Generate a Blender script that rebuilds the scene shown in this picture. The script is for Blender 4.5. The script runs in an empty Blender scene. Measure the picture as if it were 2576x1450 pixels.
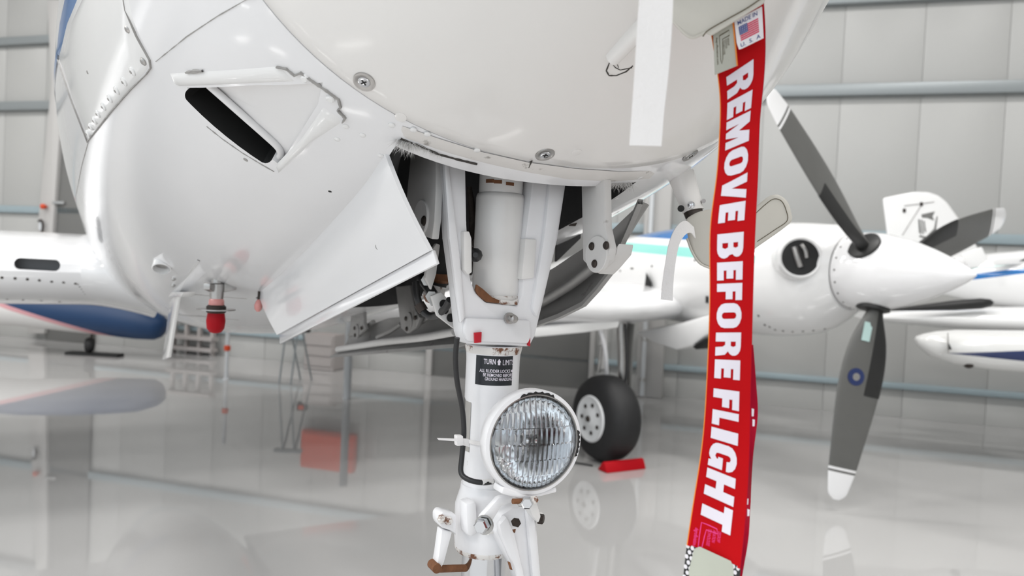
import bpy, bmesh, math, random
import numpy as np
from mathutils import Vector, Matrix
from mathutils.bvhtree import BVHTree
from mathutils.geometry import tessellate_polygon
random.seed(4)
SC = bpy.context.scene
COL = SC.collection
# ------------------------------------------------------------------ camera
FPX, CAMH, ROLL, PITCH = 1860.0, 1.2, .047, math.atan((725 - 672) / 1860.0)
F_ = Vector((0, math.cos(PITCH), -math.sin(PITCH)))
U0 = Vector((0, math.sin(PITCH), math.cos(PITCH)))
R0 = Vector((1, 0, 0))
R_ = R0 * math.cos(ROLL) + U0 * math.sin(ROLL)
U_ = U0 * math.cos(ROLL) - R0 * math.sin(ROLL)
CAM = Vector((0, 0, CAMH))
cd = bpy.data.cameras.new('camera')
cam = bpy.data.objects.new('camera', cd)
COL.objects.link(cam)
M = Matrix((R_, U_, -F_)).transposed().to_4x4()
M.translation = CAM
cam.matrix_world = M
cd.sensor_width = 36
cd.lens = 36 * FPX / 2576
cd.clip_start = .02
cd.dof.use_dof = True
cd.dof.focus_distance = 1.1
cd.dof.aperture_fstop = 4.6
SC.camera = cam
# ------------------------------------------------------------------ view, world, lamps
vs = SC.view_settings
vs.view_transform = 'Standard'
vs.look = 'None'
vs.gamma = 1
vs.use_curve_mapping = False
vs.exposure = .6
w = bpy.data.worlds.new('overcast_sky')
SC.world = w
w.use_nodes = True
bg = w.node_tree.nodes['Background']
bg.inputs[0].default_value = (.88, .95, 1, 1)
bg.inputs[1].default_value = 1.0
LAMP_W = 54
# hangar frame: the back wall runs through D0 along WT (to the right), WN points into the hangar
WD = Vector((-.961, .2766, 0)).normalized()
WT = -WD
WN = Vector((-WD.y, WD.x, 0))
if WN.y > 0: WN = -WN
D0 = Vector((.046, 7.702, 0))
def WP(t, z, o=0.0): return D0 + WT * t + WN * o + Vector((0, 0, z))
LAMPS = [(t, o) for t in (-8.5, -5, -1.5, 2, 5.5) for o in (3.2, 6.1, 9.0, 11.9)]
for t, o in LAMPS:
    ld = bpy.data.lights.new('ceiling_lamp_light', 'AREA')
    ld.shape = 'RECTANGLE'; ld.size = 1.3; ld.size_y = .3
    ld.energy = LAMP_W; ld.color = (1, .985, .96)
    lo = bpy.data.objects.new('ceiling_lamp_light', ld)
    COL.objects.link(lo)
    lo.location = WP(t, 5.74, o)
    lo.rotation_euler = (0, 0, math.atan2(WT.y, WT.x))
# ------------------------------------------------------------------ materials
MATS = {}
def mat(name, col, rough=.5, metal=0.0, coat=0.0, var=0.0, vscale=8.0, bump=0.0, bscale=200.0, dirt=None, spec=.5, trans=0.0, alpha=1.0, emit=None, ior=1.5):
    """principled paint: var = tonal variation, dirt = (colour, noise scale, threshold, softness)"""
    m = bpy.data.materials.new(name); m.use_nodes = True
    nt = m.node_tree; N = nt.nodes; b = N['Principled BSDF']; L = nt.links
    c = (*col, 1)
    b.inputs['Base Color'].default_value = c
    b.inputs['Roughness'].default_value = rough
    b.inputs['Metallic'].default_value = metal
    b.inputs['Coat Weight'].default_value = coat
    b.inputs['Coat Roughness'].default_value = .06
    b.inputs['Specular IOR Level'].default_value = spec
    b.inputs['Transmission Weight'].default_value = trans
    b.inputs['IOR'].default_value = ior
    if emit:
        b.inputs['Emission Color'].default_value = (*emit[0], 1); b.inputs['Emission Strength'].default_value = emit[1]
    tc = N.new('ShaderNodeTexCoord')
    src = None
    if var or dirt:
        if var:
            n = N.new('ShaderNodeTexNoise'); n.inputs['Scale'].default_value = vscale; n.inputs['Detail'].default_value = 5
            L.new(tc.outputs['Object'], n.inputs['Vector'])
            mx = N.new('ShaderNodeMix'); mx.data_type = 'RGBA'
            L.new(n.outputs['Fac'], mx.inputs['Factor'])
            mx.inputs[6].default_value = (*[max(0, x * (1 - var)) for x in col], 1)
            mx.inputs[7].default_value = (*[min(1, x * (1 + var)) for x in col], 1)
            src = mx.outputs[2]
        if dirt:
            dc, ds, th, so = dirt
            n2 = N.new('ShaderNodeTexNoise'); n2.inputs['Scale'].default_value = ds; n2.inputs['Detail'].default_value = 8
            n2.inputs['Roughness'].default_value = .65
            L.new(tc.outputs['Object'], n2.inputs['Vector'])
            rp = N.new('ShaderNodeValToRGB')
            rp.color_ramp.elements[0].position = th; rp.color_ramp.elements[1].position = min(1, th + so)
            L.new(n2.outputs['Fac'], rp.inputs['Fac'])
            m2 = N.new('ShaderNodeMix'); m2.data_type = 'RGBA'
            L.new(rp.outputs['Color'], m2.inputs['Factor'])
            if src: L.new(src, m2.inputs[6])
            else: m2.inputs[6].default_value = c
            m2.inputs[7].default_value = (*dc, 1)
            src = m2.outputs[2]
        L.new(src, b.inputs['Base Color'])
    if bump:
        n3 = N.new('ShaderNodeTexNoise'); n3.inputs['Scale'].default_value = bscale; n3.inputs['Detail'].default_value = 3
        L.new(tc.outputs['Object'], n3.inputs['Vector'])
        bp = N.new('ShaderNodeBump'); bp.inputs['Strength'].default_value = bump; bp.inputs['Distance'].default_value = .002
        L.new(n3.outputs['Fac'], bp.inputs['Height']); L.new(bp.outputs['Normal'], b.inputs['Normal'])
    MATS[name] = m
    return m
def banded(name, base, rules, rough=.16, coat=.6):
    """paint scheme in the thing's own coordinates: rules = [(colour, [(expr coeffs x,y,z,const),...])], colour where every linear form > 0"""
    m = mat(name, base, rough=rough, coat=coat)
    nt = m.node_tree; N = nt.nodes; L = nt.links; b = N['Principled BSDF']
    tc = N.new('ShaderNodeTexCoord'); cur = None
    for colr, forms in rules:
        fac = None
        for (a, bb, c, d) in forms:
            dp = N.new('ShaderNodeVectorMath'); dp.operation = 'DOT_PRODUCT'
            L.new(tc.outputs['Object'], dp.inputs[0]); dp.inputs[1].default_value = (a, bb, c)
            gt = N.new('ShaderNodeMath'); gt.operation = 'GREATER_THAN'
            L.new(dp.outputs['Value'], gt.inputs[0]); gt.inputs[1].default_value = -d
            if fac is None: fac = gt.outputs[0]
            else:
                mu = N.new('ShaderNodeMath'); mu.operation = 'MULTIPLY'
                L.new(fac, mu.inputs[0]); L.new(gt.outputs[0], mu.inputs[1]); fac = mu.outputs[0]
        mx = N.new('ShaderNodeMix'); mx.data_type = 'RGBA'
        L.new(fac, mx.inputs['Factor'])
        if cur is None: mx.inputs[6].default_value = (*base, 1)
        else: L.new(cur, mx.inputs[6])
        mx.inputs[7].default_value = (*colr, 1)
        cur = mx.outputs[2]
    L.new(cur, b.inputs['Base Color'])
    return m
WHITE = (.80, .80, .80)
BLUE, TEAL, NAVY = (.0, .13, .40), (.30, .68, .62), (.006, .02, .10)
m_white = mat('white_gloss_paint', WHITE, .16, coat=.6, var=.02, vscale=3)
m_cap = mat('nose_cap_paint', (.79, .775, .76), .2, coat=.35, var=.02, vscale=4)
m_door = mat('door_white_paint', (.80, .80, .815), .2, coat=.5)
m_gear = mat('gear_white_enamel', (.80, .80, .82), .3, coat=.25, var=.03, vscale=30, dirt=((.10, .05, .02), 38, .70, .05))
m_gear2 = mat('gear_cream_enamel', (.78, .77, .76), .33, coat=.2, var=.05, vscale=25)
m_arm = mat('bracket_grey_white', (.66, .65, .64), .4, var=.06, vscale=40, dirt=((.25, .22, .2), 30, .66, .12))
m_rust = mat('rust_brown', (.17, .07, .03), .85, var=.5, vscale=90, bump=.5, bscale=300)
m_rustedge = mat('rusty_chipped_white', (.72, .70, .68), .5, dirt=((.16, .06, .025), 55, .50, .08), bump=.3)
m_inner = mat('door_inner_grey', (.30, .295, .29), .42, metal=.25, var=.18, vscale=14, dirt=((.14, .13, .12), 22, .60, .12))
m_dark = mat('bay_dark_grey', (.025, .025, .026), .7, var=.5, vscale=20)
m_black = mat('matt_black', (.006, .006, .006), .6)
m_rubber = mat('tyre_rubber', (.012, .012, .013), .62, var=.3, vscale=30)
m_hose = mat('black_rubber_hose', (.014, .014, .015), .4)
m_chrome = mat('polished_steel', (.62, .63, .65), .12, metal=1)
m_steel = mat('brushed_steel', (.42, .41, .40), .32, metal=1, var=.15, vscale=60)
m_bolt = mat('dark_bolt', (.05, .04, .035), .5, metal=.6, var=.5, vscale=150)
m_groove = mat('joint_sealant_dark', (.05, .045, .04), .8, var=.5, vscale=50)
m_grooveL = mat('joint_sealant_grey', (.33, .32, .31), .7, var=.4, vscale=60)
m_lip = mat('lip_scuffed_paint', (.70, .68, .66), .45, var=.05, vscale=30, dirt=((.22, .2, .18), 28, .60, .1))
m_red = mat('red_ribbon_nylon', (.47, .0, .003), .65, spec=.15, var=.06, vscale=20, bump=.15, bscale=900)
m_redback = mat('dark_red_ribbon', (.36, .0, .02), .65, spec=.15, bump=.15, bscale=900)
m_print = mat('white_print', (.76, .72, .80), .6)
m_pink = mat('magenta_print', (.80, .05, .28), .6)
m_gold = mat('ribbon_edge_thread', (.75, .22, .02), .6)
m_canvas = mat('beige_vinyl_canvas', (.56, .54, .49), .6, var=.05, vscale=12, bump=.25, bscale=60)
m_strap = mat('white_webbing', (.78, .765, .765), .7, var=.04, vscale=14, bump=.3, bscale=260, dirt=((.6, .52, .48), 20, .66, .12))
m_label = mat('white_woven_label', (.77, .74, .77), .7)
m_label2 = mat('grey_woven_label', (.42, .42, .37), .7)
m_ink = mat('label_ink_brown', (.09, .07, .035), .7)
m_inkblue = mat('label_ink_blue', (.07, .09, .25), .7)
m_inkred = mat('label_ink_red', (.62, .03, .09), .7)
m_reflect = mat('reflective_patch', (.47, .49, .42), .45, var=.06, vscale=30)
m_hex = mat('white_hexagon_reflector', (.78, .76, .80), .4)
m_placard = mat('placard_black', (.008, .011, .016), .35)
m_redmark = mat('red_mark_paint', (.50, .005, .02), .4)
m_redcap = mat('red_plastic_cap', (.33, .0, .006), .5, spec=.2)
m_redlens = mat('red_lens', (.62, .25, .23), .15, coat=.4)
m_prop = mat('propeller_grey', (.105, .105, .10), .42, var=.08, vscale=10)
m_boot = mat('black_rubber_boot', (.012, .012, .012), .45)
m_silver = mat('spinner_white', (.82, .82, .83), .1, coat=.8)
m_glass = mat('lamp_lens_glass', (1, 1, 1), .02, trans=1, ior=1.45)
m_mirror = mat('lamp_reflector', (.82, .84, .86), .10, metal=1)
m_tape = mat('worn_silver_tape', (.46, .45, .43), .45, metal=.4, var=.1, vscale=40)
m_orange = mat('orange_red_paint', (.62, .06, .01), .4)
m_wheelhub = mat('wheel_hub_white', (.72, .73, .74), .35, var=.08, vscale=25)
m_wall = mat('hangar_panel_white', (.42, .42, .41), .45, var=.02, vscale=1.5)
m_wallrail = mat('hangar_rail_steel', (.30, .325, .335), .4, metal=.4)
m_railblue = mat('hangar_rail_blue', (.30, .37, .40), .4)
m_column = mat('hangar_column_white', (.47, .46, .45), .5)
m_doorgrey = mat('door_dark_grey', (.155, .155, .15), .5)
m_doorgrey2 = mat('gate_brown_grey', (.19, .18, .17), .5)
m_cabinet = mat('cabinet_taupe', (.40, .37, .36), .5)
m_stand = mat('stand_light_grey', (.58, .60, .62), .4)
m_ceiling = mat('ceiling_grey', (.42, .42, .43), .6)
m_fixture = mat('lamp_fixture_white', (.7, .7, .7), .5)
m_silvergrey = mat('teal_label', (.45, .62, .60), .5)
m_navy = mat('navy_gloss', NAVY, .3, coat=.3)
m_greyink = mat('grey_emblem', (.16, .16, .155), .5)
m_apron = mat('apron_concrete', (.45, .45, .44), .8, var=.1, vscale=2)
# epoxy floor: light grey, mirror-like coat with faint roller waviness
m_floor = mat('floor_epoxy', (.47, .465, .46), .03, var=.03, vscale=.8, spec=.5, ior=2.0)
# ------------------------------------------------------------------ mesh helpers
def link(name, me, m, parent=None, smooth=35):
    o = bpy.data.objects.new(name, me); COL.objects.link(o)
    if m is not None and not me.materials: me.materials.append(m)
    if parent is not None: o.parent = parent
    if smooth:
        me.shade_smooth(); me.set_sharp_from_angle(angle=math.radians(smooth))
    else: me.shade_flat()
    return o
def from_bm(name, bm, m, parent=None, smooth=35):
    bmesh.ops.recalc_face_normals(bm, faces=bm.faces)
    me = bpy.data.meshes.new(name); bm.to_mesh(me); bm.free()
    return link(name, me, m, parent, smooth)
def pydata(name, v, f, m, parent=None, smooth=35):
    me = bpy.data.meshes.new(name); me.from_pydata([tuple(p) for p in v], [], f); me.update()
    bm = bmesh.new(); bm.from_mesh(me); bmesh.ops.recalc_face_normals(bm, faces=bm.faces); bm.to_mesh(me); bm.free()
    return link(name, me, m, parent, smooth)
def prism_bm(pts, vec, bev=0.0, seg=2):
    bm = bmesh.new()
    vs_ = [bm.verts.new(p) for p in pts]
    f = bm.faces.new(vs_)
    r = bmesh.ops.extrude_face_region(bm, geom=[f])
    bmesh.ops.translate(bm, vec=vec, verts=[e for e in r['geom'] if isinstance(e, bmesh.types.BMVert)])
    bmesh.ops.recalc_face_normals(bm, faces=bm.faces)
    if bev: bmesh.ops.bevel(bm, geom=list(bm.edges), offset=bev, segments=seg, affect='EDGES', profile=.5, clamp_overlap=True)
    return bm
def prism(name, pts, vec, m, parent=None, bev=0.0, smooth=35):
    return from_bm(name, prism_bm([Vector(p) for p in pts], Vector(vec), bev), m, parent, smooth)
def box(name, c, size, m, parent=None, bev=0.0, rot=None):
    bm = bmesh.new(); bmesh.ops.create_cube(bm, size=1)
    for v in bm.verts: v.co = Vector((v.co.x * size[0], v.co.y * size[1], v.co.z * size[2]))
    if bev: bmesh.ops.bevel(bm, geom=list(bm.edges), offset=bev, segments=2, affect='EDGES', clamp_overlap=True)
    for v in bm.verts:
        v.co = (rot @ v.co if rot is not None else v.co) + Vector(c)
    return from_bm(name, bm, m, parent)
def basis(d):
    d = Vector(d).normalized()
    a = Vector((0, 0, 1)) if abs(d.z) < .9 else Vector((1, 0, 0))
    u = d.cross(a).normalized(); return d, u, d.cross(u)
def lathe(name, o, d, prof, m, parent=None, n=32, smooth=40, arc=None, caps=True):
    """prof = [(h, r)] along axis d from o"""
    d, u, v = basis(d); o = Vector(o); V = []; Fc = []
    for h, r in prof:
        for i in range(n):
            a = 2 * math.pi * i / n
            V.append(o + d * h + (u * math.cos(a) + v * math.sin(a)) * r)
    for k in range(len(prof) - 1):
        for i in range(n):
            j = (i + 1) % n
            Fc.append((k * n + i, k * n + j, (k + 1) * n + j, (k + 1) * n + i))
    if caps:
        Fc.append(tuple(range(n))); q = (len(prof) - 1) * n; Fc.append(tuple(range(q, q + n)))
    return pydata(name, V, Fc, m, parent, smooth)
def cyl(name, p, q, r, m, parent=None, r2=None, n=20):
    p = Vector(p); q = Vector(q); L = (q - p).length
    return lathe(name, p, q - p, [(0, r), (L, r if r2 is None else r2)], m, parent, n)
def catmull(P, n=8):
    P = [Vector(p) for p in P]; Q = [P[0] * 2 - P[1]] + P + [P[-1] * 2 - P[-2]]; out = []
    for i in range(1, len(Q) - 2):
        for k in range(n):
            t = k / n; a, b, c, d = Q[i - 1], Q[i], Q[i + 1], Q[i + 2]
            out.append(.5 * ((2 * b) + (c - a) * t + (2 * a - 5 * b + 4 * c - d) * t * t + (3 * b - a - 3 * c + d) * t ** 3))
    out.append(P[-1]); return out
def tube(name, P, r, m, parent=None, n=10, sub=8):
    P = catmull(P, sub) if sub > 1 else [Vector(p) for p in P]
    V = []; Fc = []; up = None
    for i, p in enumerate(P):
        t = (P[min(i + 1, len(P) - 1)] - P[max(i - 1, 0)]).normalized()
        if up is None: _, up, _ = basis(t)
        u = (up - t * up.dot(t)).normalized(); up = u; v = t.cross(u)
        for k in range(n):
            a = 2 * math.pi * k / n; V.append(p + (u * math.cos(a) + v * math.sin(a)) * r)
    for i in range(len(P) - 1):
        for k in range(n):
            j = (k + 1) % n; Fc.append((i * n + k, i * n + j, (i + 1) * n + j, (i + 1) * n + k))
    Fc.append(tuple(range(n))); q = (len(P) - 1) * n; Fc.append(tuple(range(q, q + n)))
    return pydata(name, V, Fc, m, parent, 50)
def loft(name, rings, m, parent=None, smooth=50, caps=True):
    n = len(rings[0]); V = [p for r in rings for p in r]; Fc = []
    for k in range(len(rings) - 1):
        for i in range(n):
            j = (i + 1) % n; Fc.append((k * n + i, k * n + j, (k + 1) * n + j, (k + 1) * n + i))
    if caps:
        Fc.append(tuple(range(n))); q = (len(rings) - 1) * n; Fc.append(tuple(range(q, q + n)))
    return pydata(name, V, Fc, m, parent, smooth)
def boolean_cut(o, cutters):
    for c in cutters:
        md = o.modifiers.new('cut', 'BOOLEAN'); md.operation = 'DIFFERENCE'; md.object = c; md.solver = 'EXACT'
        md.material_mode = 'TRANSFER'
    bpy.context.view_layer.update()
    dg = bpy.context.evaluated_depsgraph_get()
    me = bpy.data.meshes.new_from_object(o.evaluated_get(dg))
    old = o.data; o.modifiers.clear(); o.data = me
    me.shade_smooth(); me.set_sharp_from_angle(angle=math.radians(30))
    for c in cutters:
        bpy.data.objects.remove(c)
def empty(name, loc, rz=0.0, parent=None):
    o = bpy.data.objects.new(name, None); COL.objects.link(o); o.location = loc; o.rotation_euler = (0, 0, rz)
    o.empty_display_size = .1
    if parent: o.parent = parent
    return o
def tag(o, label, cat, group=None):
    o['label'] = label; o['category'] = cat
    if group: o['group'] = group
    return o
def struct(o): o['kind'] = 'structure'; return o
# pixel -> world
def ray(px, py): return F_ + R_ * ((px - 1288) / FPX) + U_ * ((725 - py) / FPX)
def wat(px, py, d): return CAM + ray(px, py) * d
def wground(px, py, z=0.0):
    d = ray(px, py); return CAM + d * ((z - CAMH) / d.z)
def wwall(px, py, o=0.0):
    d = ray(px, py); t = ((D0 + WN * o - CAM).dot(WN)) / d.dot(WN); return CAM + d * t
def wallc(px, py):
    P = wwall(px, py) - D0; return P.dot(WT), P.z
# ------------------------------------------------------------------ hangar shell
T0, T1, DEPTH, HGT = -11.0, 8.0, 15.0, 6.2
def wallbox(name, t0, t1, z0, z1, o0, o1, m, parent=None, bev=0.0):
    P = [WP(t0, z0, o0), WP(t1, z0, o0), WP(t1, z1, o0), WP(t0, z1, o0)]
    return prism(name, P, WN * (o1 - o0), m, parent, bev)
fl = struct(pydata('floor', [WP(T0, 0, 0), WP(T1, 0, 0), WP(T1, 0, DEPTH), WP(T0, 0, DEPTH)], [(0, 1, 2, 3)], m_floor, smooth=0))
apron = struct(pydata('floor_apron', [WP(-60, -.01, DEPTH), WP(60, -.01, DEPTH), WP(60, -.01, 90), WP(-60, -.01, 90)], [(0, 1, 2, 3)], m_apron, smooth=0))
wb = struct(wallbox('wall_back', T0, T1, 0, HGT, -.12, .014, m_wall))
rows = [(.0, .27), (.31, 1.60), (1.68, 2.91), (3.0, 3.74), (3.82, 5.0), (5.06, HGT)]
pw = .665; t = T0 + .05
while t < T1:
    for z0, z1 in rows:
        c0 = max(t, T0); c1 = min(t + pw - .004, T1)
        if c1 - c0 > .05: wallbox('wall_panel', c0, c1, z0, z1, .0, .022, m_wall, wb, .004)
    t += pw
for k, (z0, z1, d_, mm) in enumerate(((.262, .318, .07, m_railblue), (1.595, 1.685, .07, m_railblue), (2.90, 3.01, .10, m_wallrail), (3.73, 3.83, .10, m_wallrail), (4.99, 5.07, .08, m_wallrail))):
    struct(wallbox('trim_%d' % (k + 1), T0, T1, z0, z1, .0, d_, mm, bev=.012))
struct(wallbox('wall_left', T0 - .12, T0, 0, HGT, 0, DEPTH, m_wall))
struct(wallbox('wall_right', T1, T1 + .12, 0, HGT, 0, DEPTH, m_wall))
struct(wallbox('ceiling', T0, T1, HGT, HGT + .1, 0, DEPTH, m_ceiling))
for i, (t, o) in enumerate(LAMPS):
    e = empty('ceiling_lamp', WP(t, 5.75, o), math.atan2(WT.y, WT.x))
    box('lamp_housing', (0, 0, .05), (1.36, .36, .08), m_fixture, e, .01)
    for sx in (-.5, .5): cyl('hanger_rod', (sx, 0, .09), (sx, 0, .45), .006, m_steel, e, n=8)
    tag(e, 'white rectangular hangar lamp hung from the ceiling', 'lamp', 'hangar ceiling lamps out of frame')
# openings and columns on the back wall
def wall_rect_px(x0, x1, ybase): return wallc(x0, ybase)[0], wallc(x1, ybase)[0]
a, b = wall_rect_px(1092, 1484, 950)
d1 = struct(wallbox('door_1', a, b, .0, 2.15, .022, .07, m_doorgrey, bev=.006))
wallbox('door_frame', a - .07, a, 0, 2.22, .02, .10, m_column, d1, .006)
wallbox('door_frame', b, b + .05, 0, 2.22, .02, .10, m_column, d1, .006)
a2, b2 = wallc(133, 585)[0], wallc(133, 585)[0] + .75
d2 = struct(wallbox('door_2', a2, b2, .0, 3.1, .022, .07, m_doorgrey, bev=.006))
box('door_handle', WP(wallc(165, 512)[0], wallc(165, 512)[1], .10), (.16, .04, .035), m_steel, d2, .008)
# steel columns
P = [wwall(118, 0, .12), wwall(148, 0, .12), wwall(150, 330, .12), wwall(131, 590, .12), wwall(110, 840, .12), wwall(70, 840, .12), wwall(92, 590, .12), wwall(128, 210, .12)]
cl = prism('wall_column', P, -WN * .1, m_column, None, .01)
tag(cl, 'pale steel column leaning slightly beside the left dark grey gate', 'column')
kn = lathe('red_knob', wwall(111, 520, .16), WN, [(-.04, .012), (-.01, .02), (0, .033), (.03, .033), (.045, .015)], m_orange, None, 16)
tag(kn, 'small red knob on the pale column above the wing', 'knob')
lt = empty('wall_latch', wwall(104, 575, .13)); tag(lt, 'dark grey metal latch at the column just above the wing', 'latch')
box('latch_body', (0, 0, .03), (.05, .05, .11), m_stand, lt, .008); tube('latch_hook', [(-.02, -.03, .09), (.03, -.05, .10), (.05, -.05, .04), (.045, -.05, -.05)], .012, m_bolt, lt)
ta, tb = wallc(1603, 990)[0], wallc(1668, 990)[0]
rc = wallbox('wall_column', ta, tb, 0, 5.6, .03, .2, m_column, None, .012)
tag(rc, 'pale square steel column behind the main wheel', 'column')
dp = empty('drain_pipe', WP((ta * .72 + tb * .28), 0, .24)); tag(dp, 'slim grey drain pipe clipped to the pale column', 'pipe')
cyl('pipe', (0, 0, .02), (0, 0, 4.5), .022, m_stand, dp, n=14)
for z in (.16, .55, 1.3): lathe('pipe_clip', (0, 0, z), (0, 0, 1), [(0, .03), (.035, .03)], m_steel, dp, 14)
# orange cabinet and small fittings low on the wall
oa, ob = wallc(785, 915)[0], wallc(915, 925)[0]
oc = empty('fire_cabinet', WP((oa + ob) / 2, .74, .075)); oc.rotation_euler = (0, 0, math.atan2(WT.y, WT.x))
box('cabinet_body', (0, -.05, .19), (ob - oa, .10, .42), m_orange, oc, .01); box('cabinet_door', (0, -.105, .19), (ob - oa - .06, .015, .36), m_orange, oc, .004)
tag(oc, 'orange wall cabinet hidden behind the nose gear door, mirrored in the floor', 'cabinet')
rk = empty('storage_rack', WP(wallc(505, 862)[0], 0, .1)); rk.rotation_euler = (0, 0, math.atan2(WT.y, WT.x))
for i in range(4): box('upright', (-.27 + i * .18, -.03, .24), (.035, .05, .48), m_cabinet, rk)
for z in (.07, .20, .46): box('shelf', (0, -.05, z), (.62, .12, .04), m_cabinet, rk)
tag(rk, 'low brown grey open rack by the wall under the belly', 'rack')
cb = empty('tool_cabinet', WP(wallc(850, 890)[0], 0, .28)); cb.rotation_euler = (0, 0, math.atan2(WT.y, WT.x))
box('cabinet_body', (0, 0, .19), (.36, .26, .38), m_cabinet, cb, .008)
for z in (.09, .20, .31): box('drawer', (0, -.134, z), (.32, .012, .09), m_cabinet, cb, .004)
tag(cb, 'taupe low tool cabinet standing by the back wall', 'cabinet')
rl = empty('warning_light', WP(wallc(803, 858)[0], .382, .3)); box('black_housing', (0, 0, .045), (.11, .08, .09), m_black, rl, .008); box('red_lens', (.0, -.05, .05), (.06, .03, .045), m_orange, rl, .006)
tag(rl, 'small black box with a glowing red square lens on the cabinet', 'light')
def post(px, py, h, r, m, knobz=None):
    g = wground(px, py); e = empty('barrier_post', g)
    cyl('post', (0, 0, .006), (0, 0, h), r, m, e, n=12); lathe('foot', (0, 0, 0), (0, 0, 1), [(0, .032), (.008, .032), (.014, .02)], m, e, 20)
    if knobz: lathe('red_knob', (0, 0, knobz), (0, 0, 1), [(-.03, .012), (-.02, .03), (.02, .03), (.03, .012)], m_orange, e, 14)
    return e
tag(post(569, 955, .62, .018, m_stand, .30), 'slim white barrier post with a small orange knob', 'post')
tag(post(872, 1005, .75, .035, m_stand), 'thick white post standing behind the open gear door', 'post')
ts = empty('trestle_stand', wground(718, 968)); tag(ts, 'grey trestle with two thin legs below the gear door tip', 'stand')
for dx in (-.06, .05):
    cyl('leg', (dx, 0, 0), (dx + .05, .02, .62), .009, m_wallrail, ts, n=10); cyl('leg', (dx + .10, .35, 0), (dx + .05, .05, .62), .009, m_wallrail, ts, n=10)
box('top_bar', (.04, .03, .63), (.26, .07, .03), m_wallrail, ts, .005)
pyr = wground(2545, 1050)
pc = pydata('cone_block', [pyr + Vector(q) for q in ((-.13, -.13, 0), (.13, -.13, 0), (.13, .13, 0), (-.13, .13, 0), (.015, .015, .17), (-.015, .015, .17), (-.015, -.015, .17), (.015, -.015, .17))], [(0, 1, 2, 3), (0, 1, 7, 6), (1, 2, 4, 7), (2, 3, 5, 4), (3, 0, 6, 5), (4, 5, 6, 7)], m_doorgrey2, smooth=0)
tag(pc, 'grey pyramid shaped floor block at the far right wall', 'block')
# ------------------------------------------------------------------ the aircraft
PSI = math.radians(28.95)
AO = Vector((-.02, 1.2, 0))
AC = empty('aircraft', AO, PSI)
tag(AC, 'white twin propeller aircraft with blue and teal stripes, seen from under its nose', 'aircraft')
LEFT = Vector((math.cos(PSI), math.sin(PSI), 0)); AFT = Vector((-math.sin(PSI), math.cos(PSI), 0))
def loc(P): v = P - AO; return Vector((v.dot(LEFT), v.dot(AFT), v.z))   # world -> aircraft (left, aft, up)
def lray(px, py): d = ray(px, py); return Vector((d.dot(LEFT), d.dot(AFT), d.z))
CL = loc(CAM)
def at(px, py, ax, val):
    d = lray(px, py); return CL + d * ((val - CL[ax]) / d[ax])
def atd(px, py, dep): return loc(wat(px, py, dep))
def AL(px, py, l): return at(px, py, 0, l)
def AS(px, py, s): return at(px, py, 1, s)
# fuselage sections: station, half width, bottom z, half height
ST = [-1.15, -.9, -.65, -.4, -.2, .1, .6, 1.2, 2.0, 3.2, 4.6, 5.8, 6.8, 7.3]
HW = [.116, .269, .347, .403, .494, .582, .649, .684, .683, .69, .66, .5, .32, .2]
ZB = [1.773, 1.647, 1.567, 1.5, 1.377, 1.265, 1.139, 1.015, .887, .829, .86, 1.05, 1.3, 1.45]
HB = [.152, .321, .408, .457, .448, .457, .518, .612, .708, .75, .72, .55, .34, .2]
def spline(xs, ys):
    N = len(xs); h = np.diff(xs); A = np.eye(N); b = np.zeros(N); ys = np.array(ys)
    for i in range(1, N - 1):
        A[i, i - 1] = h[i - 1]; A[i, i] = 2 * (h[i - 1] + h[i]); A[i, i + 1] = h[i]
        b[i] = 6 * ((ys[i + 1] - ys[i]) / h[i] - (ys[i] - ys[i - 1]) / h[i - 1])
    Mm = np.linalg.solve(A, b)
    def fn(x):
        i = int(min(max(np.searchsorted(xs, x) - 1, 0), N - 2)); t0 = xs[i + 1] - x; t1 = x - xs[i]; hh = h[i]
        return Mm[i] * t0 ** 3 / (6 * hh) + Mm[i + 1] * t1 ** 3 / (6 * hh) + (ys[i] / hh - Mm[i] * hh / 6) * t0 + (ys[i + 1] / hh - Mm[i + 1] * hh / 6) * t1
    return fn
fhw, fzb, fhb = spline(ST, HW), spline(ST, ZB), spline(ST, HB)
NR = 144
def section(s, grow=0.0):
    if s < -1.15:
        k = math.sqrt(max(0, 1 - ((-1.15 - s) / .07) ** 2)); a_, b_, zc = fhw(-1.15) * k, fhb(-1.15) * k, fzb(-1.15) + fhb(-1.15)
    else: a_, b_ = fhw(s), fhb(s); zc = fzb(s) + b_
    out = []
    e = 2 / 2.25
    for i in range(NR):
        q = 2 * math.pi * i / NR - math.pi / 2
        cx, cz = math.cos(q), math.sin(q)
        out.append(Vector(((a_ + grow) * math.copysign(abs(cx) ** e, cx), s, zc + (b_ + grow) * math.copysign(abs(cz) ** e, cz))))
    return out
SEAM = -.145
capS = [-1.215, -1.205, -1.19, -1.17] + list(np.linspace(-1.15, SEAM - .004, 60))
fusS = list(np.linspace(SEAM, 1.2, 64)) + list(np.linspace(1.25, 7.3, 60))
cap_rings = [section(s) for s in capS] + [section(SEAM - .0015, -.0022)]
nose = loft('nose_cap', cap_rings, m_cap, AC)
fz = {p: fzb(p) for p in (0,)}
st1 = loc(wat(165, 60, 1)) ; 
full = bmesh.new()
rings = [section(s) for s in capS[:-1] + fusS]
vv = [[full.verts.new(p) for p in r] for r in rings]
for k in range(len(vv) - 1):
    for i in range(NR): full.faces.new((vv[k][i], vv[k][(i + 1) % NR], vv[k + 1][(i + 1) % NR], vv[k + 1][i]))
full.normal_update()
BV = BVHTree.FromBMesh(full); full.free()
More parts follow.
